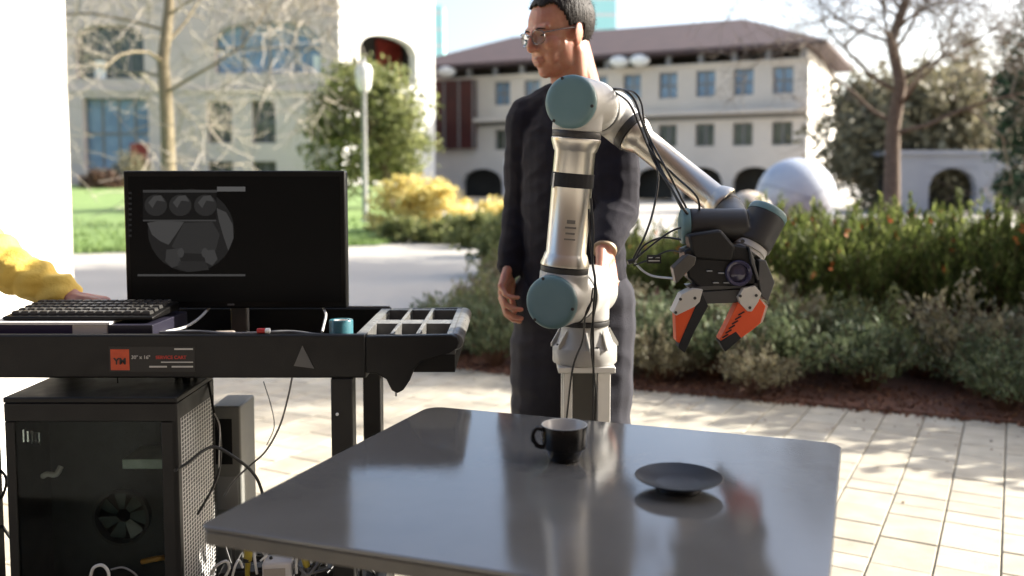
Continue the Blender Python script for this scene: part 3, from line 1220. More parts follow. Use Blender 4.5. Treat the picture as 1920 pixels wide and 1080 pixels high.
for (px, py, dpx, Y, nm, mm, lab) in ((1492, 370, 146, 20, 'stone_sphere', M_marble, 'large pale blue marbled sphere beyond the hedge'),
                                      (1404, 402, 88, 19, 'stone_sphere', M_granite, 'small beige stone sphere left of the large one')):
    c = at(px, py, Y)
    r = dpx / 2 * Y / FPX
    t = thing(nm, lab, 'sculpture', (c.x, Y, c.z - r), 'stone spheres')
    MB().ell(c, (r, r, r), nu=48, nv=28).build('ball', mm, t, 80)
    MB().lathe((c.x, Y, -.03), (0, 0, 1), [(0, r * .6), (c.z - r + .09, r * .5)], 24).build('plinth', M_greystone, t)
    if dpx > 100:
        for tilt in (0.35, -.5):
            ring = [c + Matrix.Rotation(tilt, 3, 'Y') @ V((math.cos(a) * r * 1.001, math.sin(a) * r * 1.001, 0)) for a in [i * math.tau / 48 for i in range(49)]]
            MB().tube(ring, .009, 5).build('seam', M_seam, t)
p = at(958, 330, 12)
sg = thing('notice_sign', "small blue and white notice sign beside the standing man's elbow", 'sign', (p.x, 12, 0))
M_signblue = mat('sign_blue', (.16, .2, .5), .5, col2=(.2, .25, .55), scale=4)
m = MB()
m.bb(p.x - .09, p.x + .09, 11.985, 12.0, 1.02, 1.5)
m.build('board', M_lampwhite, sg, smooth=0)
m = MB()
m.bb(p.x - .075, p.x - .02, 11.978, 11.984, 1.08, 1.32)
m.build('print', M_signblue, sg, smooth=0)
MB().cyl((p.x, 12.02, 0), (p.x, 12.02, 1.5), .018).build('post', M_postgrey, sg)

# ================================================================== TABLE, CUP, SAUCER
def table_material():
    m = mat('table_top_grey', (.104, .101, .095), .10, col2=(.122, .119, .112), scale=7, detail=14, rvar=.045, spec=1.0, bump=.012, bscale=260)
    return m


TZ = .74
FL, FR = atz(806, 761, TZ), atz(1579, 831, TZ)
tu = (FR - FL).normalized()
tv = V((tu.y, -tu.x, 0))
if tv.y > 0:
    tv = -tv
TW, TL = (FR - FL).length, .695
tv = (tv * math.cos(R(1.7)) - tu * math.sin(R(1.7))).normalized()
tc_ = FL + tu * TW / 2 + tv * TL / 2


def rrect(hw, hl, r, z, n=7):
    out = []
    r0 = r
    for (sx, sy, a0) in ((1, 1, 0), (-1, 1, 90), (-1, -1, 180), (1, -1, 270)):
        r = r0
        if (sx, sy) == (-1, -1):
            r = r * .4
        for k in range(n + 1):
            a = R(a0 + 90 * k / n)
            x, y = sx * (hw - r) + r * math.cos(a), sy * (hl - r) + r * math.sin(a)
            out.append(V((tc_.x, tc_.y, z)) + tu * x - tv * y)
    return out


tb = thing('table', 'dark grey table with rounded corners holding the cup and saucer', 'table', (tc_.x, tc_.y, 0))
m = MB()
m.prism(rrect(TW / 2, TL / 2, .035, TZ - .006), (0, 0, .006))
m.build('table_top', table_material(), tb, 30, .0018)
M_edge = mat('table_edge_band', (.115, .105, .088), .45, col2=(.09, .083, .07), scale=14, rvar=.08)
m = MB()
m.prism(rrect(TW / 2 - .0015, TL / 2 - .0015, .034, TZ - .027), (0, 0, .0205))
m.build('edge_band', M_edge, tb, 30, .003)
M_blackmetal = mat('black_metal', (.012, .0115, .011), .45, col2=(.016, .015, .014), scale=9, rvar=.1)
m = MB()
m.lathe((tc_.x, tc_.y, 0), (0, 0, 1), [(0, .22), (.012, .22), (.03, .06), (.05, .035), (.68, .035), (.70, .06), (.712, .16)], 28)
m.build('pedestal', M_blackmetal, tb)

M_cupblack = mat('black_ceramic', (.005, .0045, .004), .25, col2=(.007, .006, .0055), scale=30, rvar=.05, spec=.35)
M_cupwhite = mat('white_glaze', (.50, .485, .45), .2, col2=(.46, .45, .42), scale=12)
cp = atz(1058, 862, TZ)
cup = thing('coffee_cup', 'small black espresso cup with white inside standing on the grey table', 'cup', (cp.x, cp.y, TZ))
m = MB()
m.lathe((cp.x, cp.y, TZ), (0, 0, 1), [(0, .023), (.0015, .0245), (.005, .0245), (.014, .0285), (.0205, .0335), (.0225, .0365), (.0245, .0372), (.058, .0382), (.0592, .0378), (.0595, .0368)], 48)
m.f = m.f[:-1]
m.build('cup_body', M_cupblack, cup, 40)
m = MB()
m.lathe((cp.x, cp.y, TZ), (0, 0, 1), [(.01, .006), (.011, .022), (.022, .031), (.0585, .0359), (.0598, .0366), (.0601, .0372), (.0598, .0378)], 48)
m.f = m.f[:-1]
m.build('cup_lining', M_cupwhite, cup, 60)
hx = V((-.97, -.25, 0)).normalized()
hp_ = [(.035, .053), (.047, .056), (.054, .047), (.052, .034), (.044, .026), (.033, .024)]
m = MB()
m.tube(catmull([V((cp.x, cp.y, TZ + b)) + hx * a for a, b in hp_], 6), .0038, 10)
m.build('handle', M_cupblack, cup, 60)

M_saucer = mat('dark_blue_ceramic', (.0065, .008, .0115), .36, col2=(.009, .0105, .0145), scale=25, rvar=.06, spec=.35)
sp_ = atz(1272, 917, TZ)
sa = tag(MB().lathe((sp_.x, sp_.y, TZ), (0, 0, 1), [(0, .032), (.002, .034), (.006, .034), (.010, .044), (.0185, .0635), (.0198, .0655), (.0205, .0648), (.0185, .060),
                                                  (.0145, .046), (.0118, .036), (.011, .030), (.0105, .002)], 64).build('saucer', M_saucer, None, 40, loc=(sp_.x, sp_.y, TZ)),
         'dark blue saucer lying on the grey table', 'saucer')

# ================================================================== SERVICE CART
M_cart = mat('black_plastic', (.0058, .0054, .0048), .5, col2=(.0085, .008, .0072), scale=30, rvar=.08, spec=.35, bump=.06, bscale=400)
M_cartdeck = mat('worn_black_plastic', (.030, .029, .028), .33, col2=(.05, .048, .045), scale=22, rvar=.1, bump=.08, bscale=300)  # lighter and glossier than the cart's black
YF, YB, ZT = 1.86, 2.28, .883
XL, XR = -1.14, at(685, 650, YF).x
ct = thing('service_cart', 'black plastic service cart with moulded handle end carrying the monitor', 'cart', ((XL + XR) / 2, 2.07, 0))
m = MB()
m.bb(XL, XR, YF, YF + .02, .792, ZT)
m.build('front_panel', M_cart, ct, 30, .004)
m = MB()
m.bb(XL, XR, YB - .02, YB, .792, ZT)
m.build('back_panel', M_cart, ct, 30, .004)
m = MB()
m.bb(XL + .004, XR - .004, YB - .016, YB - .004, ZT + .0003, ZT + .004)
m.build('back_rim', mat('rim_grey', (.22, .21, .20), .4), ct, 0)  # sunlight on the black back rim, painted as a grey strip
m = MB()
m.bb(XL, XL + .02, YF + .0205, YB - .0205, .792, ZT)
m.build('end_panel', M_cart, ct, 30, .004)
m = MB()
m.bb(XL + .021, XR - .002, YF + .0205, YB - .0205, .789, .803)
m.build('tray_floor', M_cartdeck, ct, 0)
for (x0, y0) in ((XR - .0735, YF + .001), (XR - .0685, YB - .047), (XL + .002, YF + .001), (XL + .002, YB - .047)):
    m = MB()
    m.bb(x0, x0 + .045, y0, y0 + .045, .0, .7915)
    m.build('leg', M_cart, ct, 30, .003)
m = MB()
m.bb(XL, XR, YF - .001, YF + .02, .17, .25)
m.bb(XL, XR, YB - .02, YB + .001, .17, .25)
m.bb(XL, XL + .02, YF + .02, YB - .02, .17, .25)
m.bb(XR - .02, XR, YF + .02, YB - .02, .17, .25)
m.bb(XL + .01, XR - .01, YF + .01, YB - .01, .215, .228)
m.build('lower_shelf', M_cart, ct, 30)
prof = [(685, 631), (846, 628), (858, 632), (862, 642), (856, 654), (842, 663), (812, 672), (788, 680), (776, 694), (768, 714), (756, 732), (745, 738), (734, 733), (724, 712), (705, 701), (685, 700)]
for y in (YF + .001, YB - .021):
    m = MB()
    q = [at(a, b, YF) for a, b in prof]
    m.prism([V((p.x, y, p.z)) for p in q], (0, .02, 0))
    m.build('handle_bracket', M_cart, ct, 30, .003)
XT = -.119
bx_ = [(-.305, -.256), (-.248, -.202), (-.193, -.137)]
by_ = [(1.884, 2.03), (2.085, 2.245)]
m = MB()
xs = [(-.3265, bx_[0][0]), (bx_[0][1], bx_[1][0]), (bx_[1][1], bx_[2][0]), (bx_[2][1], XT)]
for a, b in xs:
    m.bb(a, b, YF + .022, YB - .022, .838, ZT - .001)
for a, b in ((YF + .0225, by_[0][0]), (by_[0][1], by_[1][0]), (by_[1][1], YB - .0225)):
    for c, d in bx_:
        m.bb(c - .0005, d + .0005, a, b, .8385, ZT - .003)
M_deckgrey = mat('grey_worn_plastic', (.17, .168, .16), .34, col2=(.11, .108, .10), scale=30, rvar=.08, bump=.08, bscale=200)  # plain grey, lighter than the rest of the cart
m.build('bin_divider', M_deckgrey, ct, 30, .003)
m = MB()
m.bb(-.324, XT - .001, YF + .023, YB - .023, .80, .8375)
m.build('bin_floor', M_cart, ct, 0)
m = MB()
m.cyl((XT, YF + .015, .866), (XT, YB - .015, .866), .0175, n=20, bev=.004)
m.build('handle_bar', M_deckgrey, ct, 40)
m = MB()
p = at(741, 740, YF)
m.cyl((p.x, YF + .012, p.z + .004), (p.x, YF + .012, p.z - .006), .0022, n=8)
m.build('drip_stud', M_postgrey, ct)
m = MB()
p = at(632, 777, YF)
m.lathe((p.x, YF + .001, p.z), (0, -1, 0), [(0, .0035), (.002, .003), (.003, .001)], 10)
m.build('bolt', M_lampwhite, ct)  # lit screw, its glint put into the white colour
# sticker on the front panel
M_orange = mat('sticker_orange', (.62, .085, .02), .45, col2=(.5, .06, .015), scale=60)
M_stred = mat('sticker_red', (.46, .035, .02), .5)
M_stwhite = mat('sticker_white', (.50, .49, .46), .5)
M_stblack = mat('sticker_black', (.012, .011, .010), .5)
YS = YF - .0012


def onface(px, py, y=YS):
    return at(px, py, y)


def plate(par, name, px0, px1, py0, py1, m_, y=YS, t=.0006):
    a, b = at(px0, py0, y), at(px1, py1, y)
    k = MB()
    k.bb(a.x, b.x, y - t, y, b.z, a.z)
    return k.build(name, m_, par, 0)


stk_ = plate(ct, 'sticker', 204, 366, 650, 697, M_stblack, YF - .0002)
plate(stk_, 'emblem', 207, 243, 655, 694, M_orange, YS)
text_mesh('YM', .0185, onface(225, 683, YS - .0012), (1, 0, 0), (0, 0, 1), 'emblem_letters', M_stblack, stk_, 'CENTER', bold=.0006)
text_mesh('30" x 16"', .0105, onface(246, 673), (1, 0, 0), (0, 0, 1), 'size_print', M_stwhite, stk_, bold=.0001)
text_mesh('SERVICE CART', .0098, onface(292, 673), (1, 0, 0), (0, 0, 1), 'name_print', M_stred, stk_, bold=.0002)
for (a, b, c, d) in ((327, 362, 653, 656), (302, 362, 678, 680), (280, 313, 686, 689), (322, 362, 686, 689)):
    plate(stk_, 'print_line', a, b, c, d, M_stwhite)
M_mark = mat('triangle_grey', (.12, .12, .115), .5, col2=(.10, .10, .095), scale=20)
m = MB()
m.prism([onface(567, 648), onface(589, 691), onface(551, 686)], (0, -.0008, 0))
m.build('triangle_mark', M_mark, ct, 0)

# ================================================================== MONITOR
M_monitor = mat('monitor_plastic', (.0045, .0042, .004), .4, col2=(.006, .0055, .005), scale=40, rvar=.05, spec=.2)
YM = 2.12
mo = thing('monitor', 'black flat monitor showing a dim grey camera view', 'monitor', (at(440, 600, YM).x, YM + .03, .803))
a, b = at(230, 320, YM), at(650, 578, YM)
m = MB()
m.bb(a.x, b.x, YM, YM + .035, b.z, a.z)
m.build('housing', M_monitor, mo, 30, .004)
m = MB()
cx = (a.x + b.x) / 2
m.bb(cx - .13, cx + .13, YM + .035, YM + .07, b.z + .07, a.z - .07)
m.build('back_bulge', M_monitor, mo, 30, .01)
m = MB()
m.bb(cx - .028, cx + .012, YM + .04, YM + .062, .815, b.z + .1)
m.build('neck', mat('neck_grey', (.10, .095, .092), .4, col2=(.13, .125, .12), scale=9), mo, 30, .004)
m = MB()
m.bb(cx - .12, cx + .11, YM - .05, YM + .13, .803, .814)
m.build('foot', M_monitor, mo, 30, .004)
M_screen = mat('screen_black', (.0025, .0025, .0025), .3, spec=.08, emit=(.5, .48, .47), es=.0015)
YP = YM - .0004
a, b = at(240, 331, YP), at(641, 566, YP)
m = MB()
m.bb(a.x, b.x, YP - .0006, YP, b.z, a.z)
scr = m.build('screen', M_screen, mo, 0)


def scrmat(v, c=(1, .98, .97)):
    return mat('screen_glow_%d' % int(v * 10000), (.003, .003, .003), .3, spec=.08, emit=c, es=v * .72)


ys = YP - .0008


def sblob(name, px, py, rx, ry, v, lay, n=28, a0=0, a1=360, c=(1, .98, .97)):
    y = ys - lay * .0003
    pts = [at(px + rx * math.cos(R(a0 + (a1 - a0) * k / n)), py + ry * math.sin(R(a0 + (a1 - a0) * k / n)), y) for k in range(n)]
    k = MB()
    k.prism([V((p.x, y, p.z)) for p in pts], (0, -.0002, 0))
    return k.build(name, scrmat(v, c), scr, 0)


def spoly(name, pp, v, lay, c=(1, .98, .97)):
    y = ys - lay * .0003
    k = MB()
    k.prism([at(x_, y_, y) for x_, y_ in pp], (0, -.0002, 0))
    return k.build(name, scrmat(v, c), scr, 0)


sblob('camera_view', 358, 432, 81, 78, .007, 0)
spoly('view_shape', [(276, 418), (300, 414), (345, 416), (332, 436), (316, 459), (300, 452), (285, 440)], .026, 1)
spoly('view_shape', [(345, 418), (398, 416), (412, 440), (404, 470), (380, 476), (340, 474), (322, 462), (334, 438)], .013, 1)
spoly('view_shape', [(406, 390), (424, 398), (436, 420), (438, 446), (428, 470), (418, 440), (410, 412)], .024, 1)
spoly('view_shape', [(312, 468), (334, 466), (340, 496), (322, 502), (310, 490)], .017, 2)
spoly('view_shape', [(380, 470), (402, 468), (408, 486), (398, 498), (386, 492)], .022, 2)
spoly('view_shape', [(336, 490), (385, 490), (392, 506), (350, 510), (332, 502)], .010, 2)
sblob('red_dot', 339, 474, 6, 9, .022, 3, c=(1, .12, .12))
sblob('red_dot', 384, 474, 6, 9, .022, 3, c=(1, .12, .12))
spoly('thumbnail_strip', [(268, 361), (406, 361), (406, 412), (268, 412)], .0035, 3)
for px in (292, 338, 385):
    sblob('thumbnail', px, 385, 21, 20, .011, 4)
    spoly('thumbnail_shape', [(px - 14, 380), (px - 4, 368), (px + 10, 366), (px + 17, 378), (px + 2, 376), (px - 6, 390)], .025, 5)
spoly('menu_bar', [(268, 356), (407, 356), (407, 361), (268, 361)], .020, 4)
spoly('menu_bar', [(407, 350), (460, 350), (460, 359), (407, 359)], .045, 4)
spoly('menu_bar', [(268, 412), (405, 412), (405, 415), (268, 415)], .022, 4)
spoly('menu_bar', [(258, 514), (460, 514), (460, 518), (258, 518)], .026, 4)
for k in range(9):
    spoly('side_text', [(241, 360 + k * 10), (247, 360 + k * 10), (247, 364 + k * 10), (241, 364 + k * 10)], .009, 4)
q = MB()
p = at(433, 571, YM)
q.bb(p.x - .008, p.x + .008, YM - .0008, YM, p.z - .002, p.z + .002)
q.build('maker_mark', M_mark, mo, 0)

# ================================================================== BOX, KEYBOARD AND SMALL THINGS ON THE CART
M_purple = mat('purple_card', (.022, .012, .05), .6, col2=(.017, .009, .04), scale=12)
M_navy = mat('navy_card', (.008, .007, .018), .5, col2=(.012, .01, .024), scale=12)
M_card = mat('white_card', (.62, .60, .58), .6, col2=(.55, .53, .52), scale=12)
bxo = thing('cardboard_box', 'flat purple, white and navy box lying under the keyboard', 'box', (-.95, 2.0, .803))
x0, x1, x2, x3 = -1.115, at(136, 610, 1.9).x, at(203, 610, 1.9).x, at(288, 610, 1.9).x
m = MB()
m.bb(x0, x1, 1.895, 2.10, .8035, .898)
m.build('box_body', M_purple, bxo, 0, .002)
m = MB()
m.bb(x1 + .0005, x2, 1.896, 2.099, .8035, .8975)
m.build('white_panel', M_card, bxo, 0, .002)
m = MB()
m.bb(x2 + .0005, x3, 1.895, 2.10, .8035, .898)
m.build('navy_panel', M_navy, bxo, 0, .002)
m = MB()
m.bb(x0 + .003, x3 - .09, 1.893, 2.08, .8985, .9035)
tag(m.build('paper_stack', M_card, None, 0, loc=(x0, 1.98, .8985)), 'thin white papers between the keyboard and the box', 'papers')
kb = thing('keyboard', 'black computer keyboard with pale dusty keys beside the monitor', 'keyboard', (-.94, 1.99, .9045))
kx0, kx1, ky0, ky1 = at(6, 590, 1.92).x, at(288, 590, 1.92).x, 1.915, 2.07
kz = lambda y: .9125 + (y - ky0) * .085
m = MB()
m.prism([(kx0, ky0, .9045), (kx0, ky1, .9045), (kx0, ky1, kz(ky1)), (kx0, ky0, kz(ky0))], (kx1 - kx0, 0, 0))
m.build('keyboard_case', M_monitor, kb, 30, .003)
M_key = mat('key_caps', (.030, .029, .027), .42, col2=(.045, .043, .04), scale=60)  # keys paler than the keyboard case
kme = None
for r_ in range(5):
    for c_ in range(15):
        x = kx0 + .010 + (c_ + .5) * (kx1 - kx0 - .02) / 15
        y = ky0 + .012 + (r_ + .5) * (ky1 - ky0 - .022) / 5
        if kme is None:
            k = MB()
            k.prism([(-.0088, -.011, 0), (.0088, -.011, 0), (.0088, .011, 0), (-.0088, .011, 0)], (0, 0, .001))
            k.v[4:] = [(v[0] * .78, v[1] * .78, .007) for v in k.v[4:]]
            o = k.build('key', M_key, None, 0)
            kme = o.data
            bpy.data.objects.remove(o)
        o = bpy.data.objects.new('key', kme)
        COL.objects.link(o)
        o.parent = kb
        o.location = V((x, y, kz(y) + .0005)) - OFF[kb.name]
M_teal = mat('teal_plastic', (.045, .155, .19), .3, col2=(.055, .18, .21), scale=15, rvar=.05)
p = at(640, 625, 1.94)
tp = thing('tape_roll', 'teal tape roll standing on the cart tray beside the monitor', 'tape roll', (p.x, 1.94, .803))
m = MB()
m.lathe((p.x, 1.94, .8035), (0, 0, 1), [(0, .0255), (.097, .0255), (.099, .0245), (.099, .017), (.004, .016), (.004, .001)], 32)
m.build('roll', M_teal, tp)
m = MB()
m.lathe((p.x, 1.94, .8037), (0, 0, 1), [(.06, .0165), (.0975, .0165), (.0975, .0135), (.06, .0132)], 28)
m.build('core', M_card, tp)
p = at(503, 626, 1.905)
cl = thing('marker_cap', 'tiny red and white clip on the front lip of the cart', 'clip', (p.x, 1.885, .8835))
MB().cyl((p.x - .014, 1.872, .8895), (p.x + .003, 1.872, .8895), .0055, n=14, bev=.001).build('red_body', mat('red_plastic', (.4, .015, .012), .35), cl)
MB().cyl((p.x + .0032, 1.872, .8895), (p.x + .013, 1.872, .8895), .0058, n=14, bev=.001).build('white_tip', M_lampwhite, cl)
M_cblack = mat('black_cable', (.012, .012, .012), .42, col2=(.018, .018, .017), scale=30)
M_cwhite = mat('white_cable', (.62, .62, .60), .4, col2=(.55, .55, .53), scale=30)
M_cgrey = mat('grey_cable', (.16, .16, .16), .4, col2=(.13, .13, .13), scale=30)


def cable(pts, r, mm, label, name='cable', group=None, n=7, parent=None, k=7):
    P = [at(*p) for p in pts]
    o = MB().tube(catmull(P, k), r, n).build(name, mm, parent, 70, loc=P[0])
    if not parent:
        tag(o, label, 'cable', group)
    return o


cable([(392, 578, 2.14), (372, 598, 2.08), (345, 614, 2.02), (305, 623, 1.96)], .0032, M_cwhite, 'white cable hanging from the left underside of the monitor')
cable([(606, 577, 2.14), (611, 590, 2.1), (608, 606, 2.05), (604, 622, 2.0)], .003, M_cwhite, 'white cable hanging at the right underside of the monitor')
cable([(300, 624, 1.93), (370, 622, 1.92), (440, 626, 1.92), (540, 622, 1.95), (600, 628, 1.93), (680, 629, 1.92)], .004, M_cgrey, 'grey cable lying along the front of the cart tray')
p = at(420, 617, 2.0)
pt_ = thing('plug_adapter', 'beige plug adapter lying in front of the monitor stand', 'adapter', (p.x, 2.0, .803))
MB().box((p.x, 2.0, .835), (.048, .04, .063), .2).build('adapter_body', mat('beige_plastic', (.33, .28, .24), .5, col2=(.28, .24, .2), scale=20), pt_, 30, .006)
MB().box((p.x + .0, 1.978, .85), (.03, .006, .012), .2).build('socket', M_blackmetal, pt_, 30, .001)

# ================================================================== COMPUTER CASE UNDER THE TRAY
M_case = mat('case_black', (.0055, .0052, .0048), .42, col2=(.0075, .007, .0065), scale=25, rvar=.06, spec=.3)


def mesh_material():
    m = bpy.data.materials.new('perforated_metal')
    m.use_nodes = True
    t = m.node_tree
    L = t.links.new
    b = t.nodes['Principled BSDF']
    b.inputs['Roughness'].default_value = .4
    tc = t.nodes.new('ShaderNodeTexCoord')
    sx = t.nodes.new('ShaderNodeSeparateXYZ')
    L(tc.outputs['Object'], sx.inputs[0])

    def M(op, a, b_=None):
        n = t.nodes.new('ShaderNodeMath')
        n.operation = op
        for i, x in enumerate((a, b_)):
            if x is None:
                continue
            if isinstance(x, (int, float)):
                n.inputs[i].default_value = x
            else:
                L(x, n.inputs[i])
        return n.outputs[0]
    ky, kz_ = M('MULTIPLY', sx.outputs[1], 6.2832 / .0150), M('MULTIPLY', sx.outputs[2], 6.2832 / .0088)
    f = M('ADD', M('MULTIPLY', M('COSINE', M('MULTIPLY', ky, .5)), M('COSINE', M('MULTIPLY', kz_, .5))), 0)
    hole = M('GREATER_THAN', M('ABSOLUTE', f), .36)
    mx = t.nodes.new('ShaderNodeMix')
    mx.data_type = 'RGBA'
    mx.inputs[6].default_value = (.62, .61, .59, 1)
    mx.inputs[7].default_value = (.004, .004, .004, 1)
    L(hole, mx.inputs[0])
    L(mx.outputs[2], b.inputs['Base Color'])
    bp = t.nodes.new('ShaderNodeBump')
    bp.inputs['Strength'].default_value = .6
    bp.inputs['Distance'].default_value = .003
    bp.invert = True
    L(hole, bp.inputs['Height'])
    L(bp.outputs[0], b.inputs['Normal'])
    return m


def dim_glass():
    m = bpy.data.materials.new('smoked_glass')
    m.use_nodes = True
    t = m.node_tree
    L = t.links.new
    for n in list(t.nodes):
        t.nodes.remove(n)
    out = t.nodes.new('ShaderNodeOutputMaterial')
    tr = t.nodes.new('ShaderNodeBsdfTransparent')
    tr.inputs[0].default_value = (.78, .82, .81, 1)
    gl = t.nodes.new('ShaderNodeBsdfGlossy')
    gl.inputs['Roughness'].default_value = .03
    fr = t.nodes.new('ShaderNodeFresnel')
    fr.inputs[0].default_value = 1.18
    mx = t.nodes.new('ShaderNodeMixShader')
    L(fr.outputs[0], mx.inputs[0])
    L(tr.outputs[0], mx.inputs[1])
    L(gl.outputs[0], mx.inputs[2])
    L(mx.outputs[0], out.inputs[0])
    return m


CY0, CY1 = 1.80, 2.03
CX0, CX1 = at(4, 740, CY0).x, at(331, 755, CY0).x
CZ0, CZ1 = .2535, .766
pc = thing('computer_case', 'black desktop computer case with a smoked glass side under the cart tray', 'computer', ((CX0 + CX1) / 2, (CY0 + CY1) / 2, CZ0))
m = MB()
m.bb(CX0, CX1, CY0, CY1, CZ1 - .012, CZ1)
m.build('top_panel', M_case, pc, 30, .003)
m = MB()
m.bb(CX0, CX1, CY0, CY1, CZ0, CZ0 + .025)
m.build('bottom_panel', M_case, pc, 30, .003)
m = MB()
m.bb(CX0 + .001, CX1 - .001, CY0 + .001, CY0 + .014, CZ1 - .05, CZ1 - .0125)
m.bb(CX1 - .034, CX1 - .001, CY0 + .002, CY0 + .0135, CZ0 + .0255, CZ1 - .0505)
m.bb(CX0 + .001, CX0 + .02, CY0 + .002, CY0 + .0135, CZ0 + .0255, CZ1 - .0505)
m.bb(CX0 + .0205, CX1 - .0345, CY0 + .002, CY0 + .0135, CZ0 + .0255, CZ0 + .06)
m.build('side_frame', M_case, pc, 30, .002)
m = MB()
m.bb(CX0 + .02, CX1 - .034, CY0 + .005, CY0 + .009, CZ0 + .06, CZ1 - .05)
m.build('glass_panel', dim_glass(), pc, 0)
m = MB()
m.bb(CX0 + .003, CX1 - .012, CY1 - .06, CY1 - .002, CZ0 + .026, CZ1 - .013)
m.build('motherboard', mat('board_dark', (.012, .015, .017), .5, col2=(.022, .03, .034), scale=40), pc, 0)
m = MB()
m.bb(CX0 + .001, CX0 + .004, CY0 + .015, CY1 - .001, CZ0 + .026, CZ1 - .0125)
m.build('rear_wall', M_case, pc, 0)
# inside: cooler, graphics card, fans, wires
M_gpu = mat('card_green_white', (.30, .36, .33), .4, col2=(.12, .18, .16), scale=30)
p, q = at(232, 872, 1.86), at(300, 872, 1.86)
m = MB()
m.bb(p.x, CX1 - .036, 1.85, 1.95, p.z - .006, p.z + .016)
m.build('graphics_card', mat('card_shroud', (.45, .55, .50), .3, col2=(.25, .34, .30), scale=18), pc, 30, .003)
p = at(52, 815, 1.85)
m = MB()
for k in range(5):
    m.box((p.x - .010 + k * .0055, 1.855, p.z - .002 * k), (.0028, .03, .026 - .004 * (k % 2)), .4 + .2 * k)
m.build('heat_sink', mat('bright_metal', (.75, .75, .74), .25, 1.0), pc, 0)
M_fan = mat('fan_teal', (.035, .06, .056), .2, col2=(.02, .035, .034), scale=20)
p = at(228, 970, 1.86)
m = MB()
m.lathe((p.x, 1.875, p.z), (0, -1, 0), [(0, .058), (.02, .06), (.021, .054), (.0, .052)], 32)
m.build('fan_ring', M_case, pc)
m = MB()
for k in range(7):
    a = k * math.tau / 7
    d = V((math.cos(a), 0, math.sin(a)))
    e = V((-math.sin(a), 0, math.cos(a)))
    c = V((p.x, 1.868, p.z))
    m.prism([c + d * .014 - e * .006, c + d * .05 - e * .02, c + d * .05 + e * .012 + V((0, .008, 0)), c + d * .014 + e * .006 + V((0, .004, 0))], (0, .0015, 0))
m.build('fan_blades', M_fan, pc, 0)
p = at(80, 893, 1.86)
m = MB()
m.tube(catmull([p, p + V((.012, -.004, .006)), p + V((.028, 0, .004)), p + V((.034, .01, .018))], 5), .006, 8)
m.build('white_wire', M_cwhite, pc, 60)
p = at(290, 1048, 1.85)
m = MB()
m.tube(catmull([p + V((-.03, .01, -.01)), p, p + V((.012, 0, .002)), p + V((.02, .02, -.004))], 5), .006, 8)
m.build('orange_wire', mat('orange_wire', (.55, .27, .03), .4), pc, 60)
p = at(33, 935, 1.84)
m = MB()
m.bb(p.x - .003, p.x + .003, 1.845, 1.87, p.z - .03, p.z + .03)
m.build('drive_bracket', mat('steel_grey', (.35, .35, .35), .35, .8), pc, 0)
m = MB()
m.bb(CX1 - .011, CX1 - .004, CY0 + .022, CY1 - .004, CZ0 + .028, CZ1 - .05)
m.build('mesh_panel', mesh_material(), pc, 0)
m = MB()
m.bb(CX1 - .012, CX1, CY0 + .002, CY0 + .0212, CZ0 + .027, CZ1 - .0128)
m.bb(CX1 - .0125, CX1 - .001, CY1 - .0035, CY1, CZ0 + .027, CZ1 - .0128)
m.bb(CX1 - .0118, CX1 - .0012, CY0 + .0216, CY1 - .0038, CZ1 - .0495, CZ1 - .0129)
m.build('front_frame', M_case, pc, 30, .0015)
gb = thing('power_supply_box', 'upright grey box standing behind the computer case', 'box', (at(424, 800, 2.15).x, 2.15, .228))
p, q = at(396, 762, 2.12), at(450, 762, 2.12)
m = MB()
m.bb(p.x, q.x, 2.12, 2.24, .2285, p.z)
m.build('box_body', mat('grey_enclosure', (.22, .22, .20), .5, col2=(.18, .18, .165), scale=10), gb, 30, .004)
m = MB()
m.bb(p.x + .008, q.x - .02, 2.1185, 2.1198, p.z - .14, p.z - .03)
m.build('vent_plate', M_case, gb, 0)
m = MB()
m.bb(p.x + .01, q.x - .008, 2.1185, 2.1197, p.z - .25, p.z - .17)
m.build('socket_plate', mat('lightgrey_plate', (.28, .28, .265), .5), gb, 0)

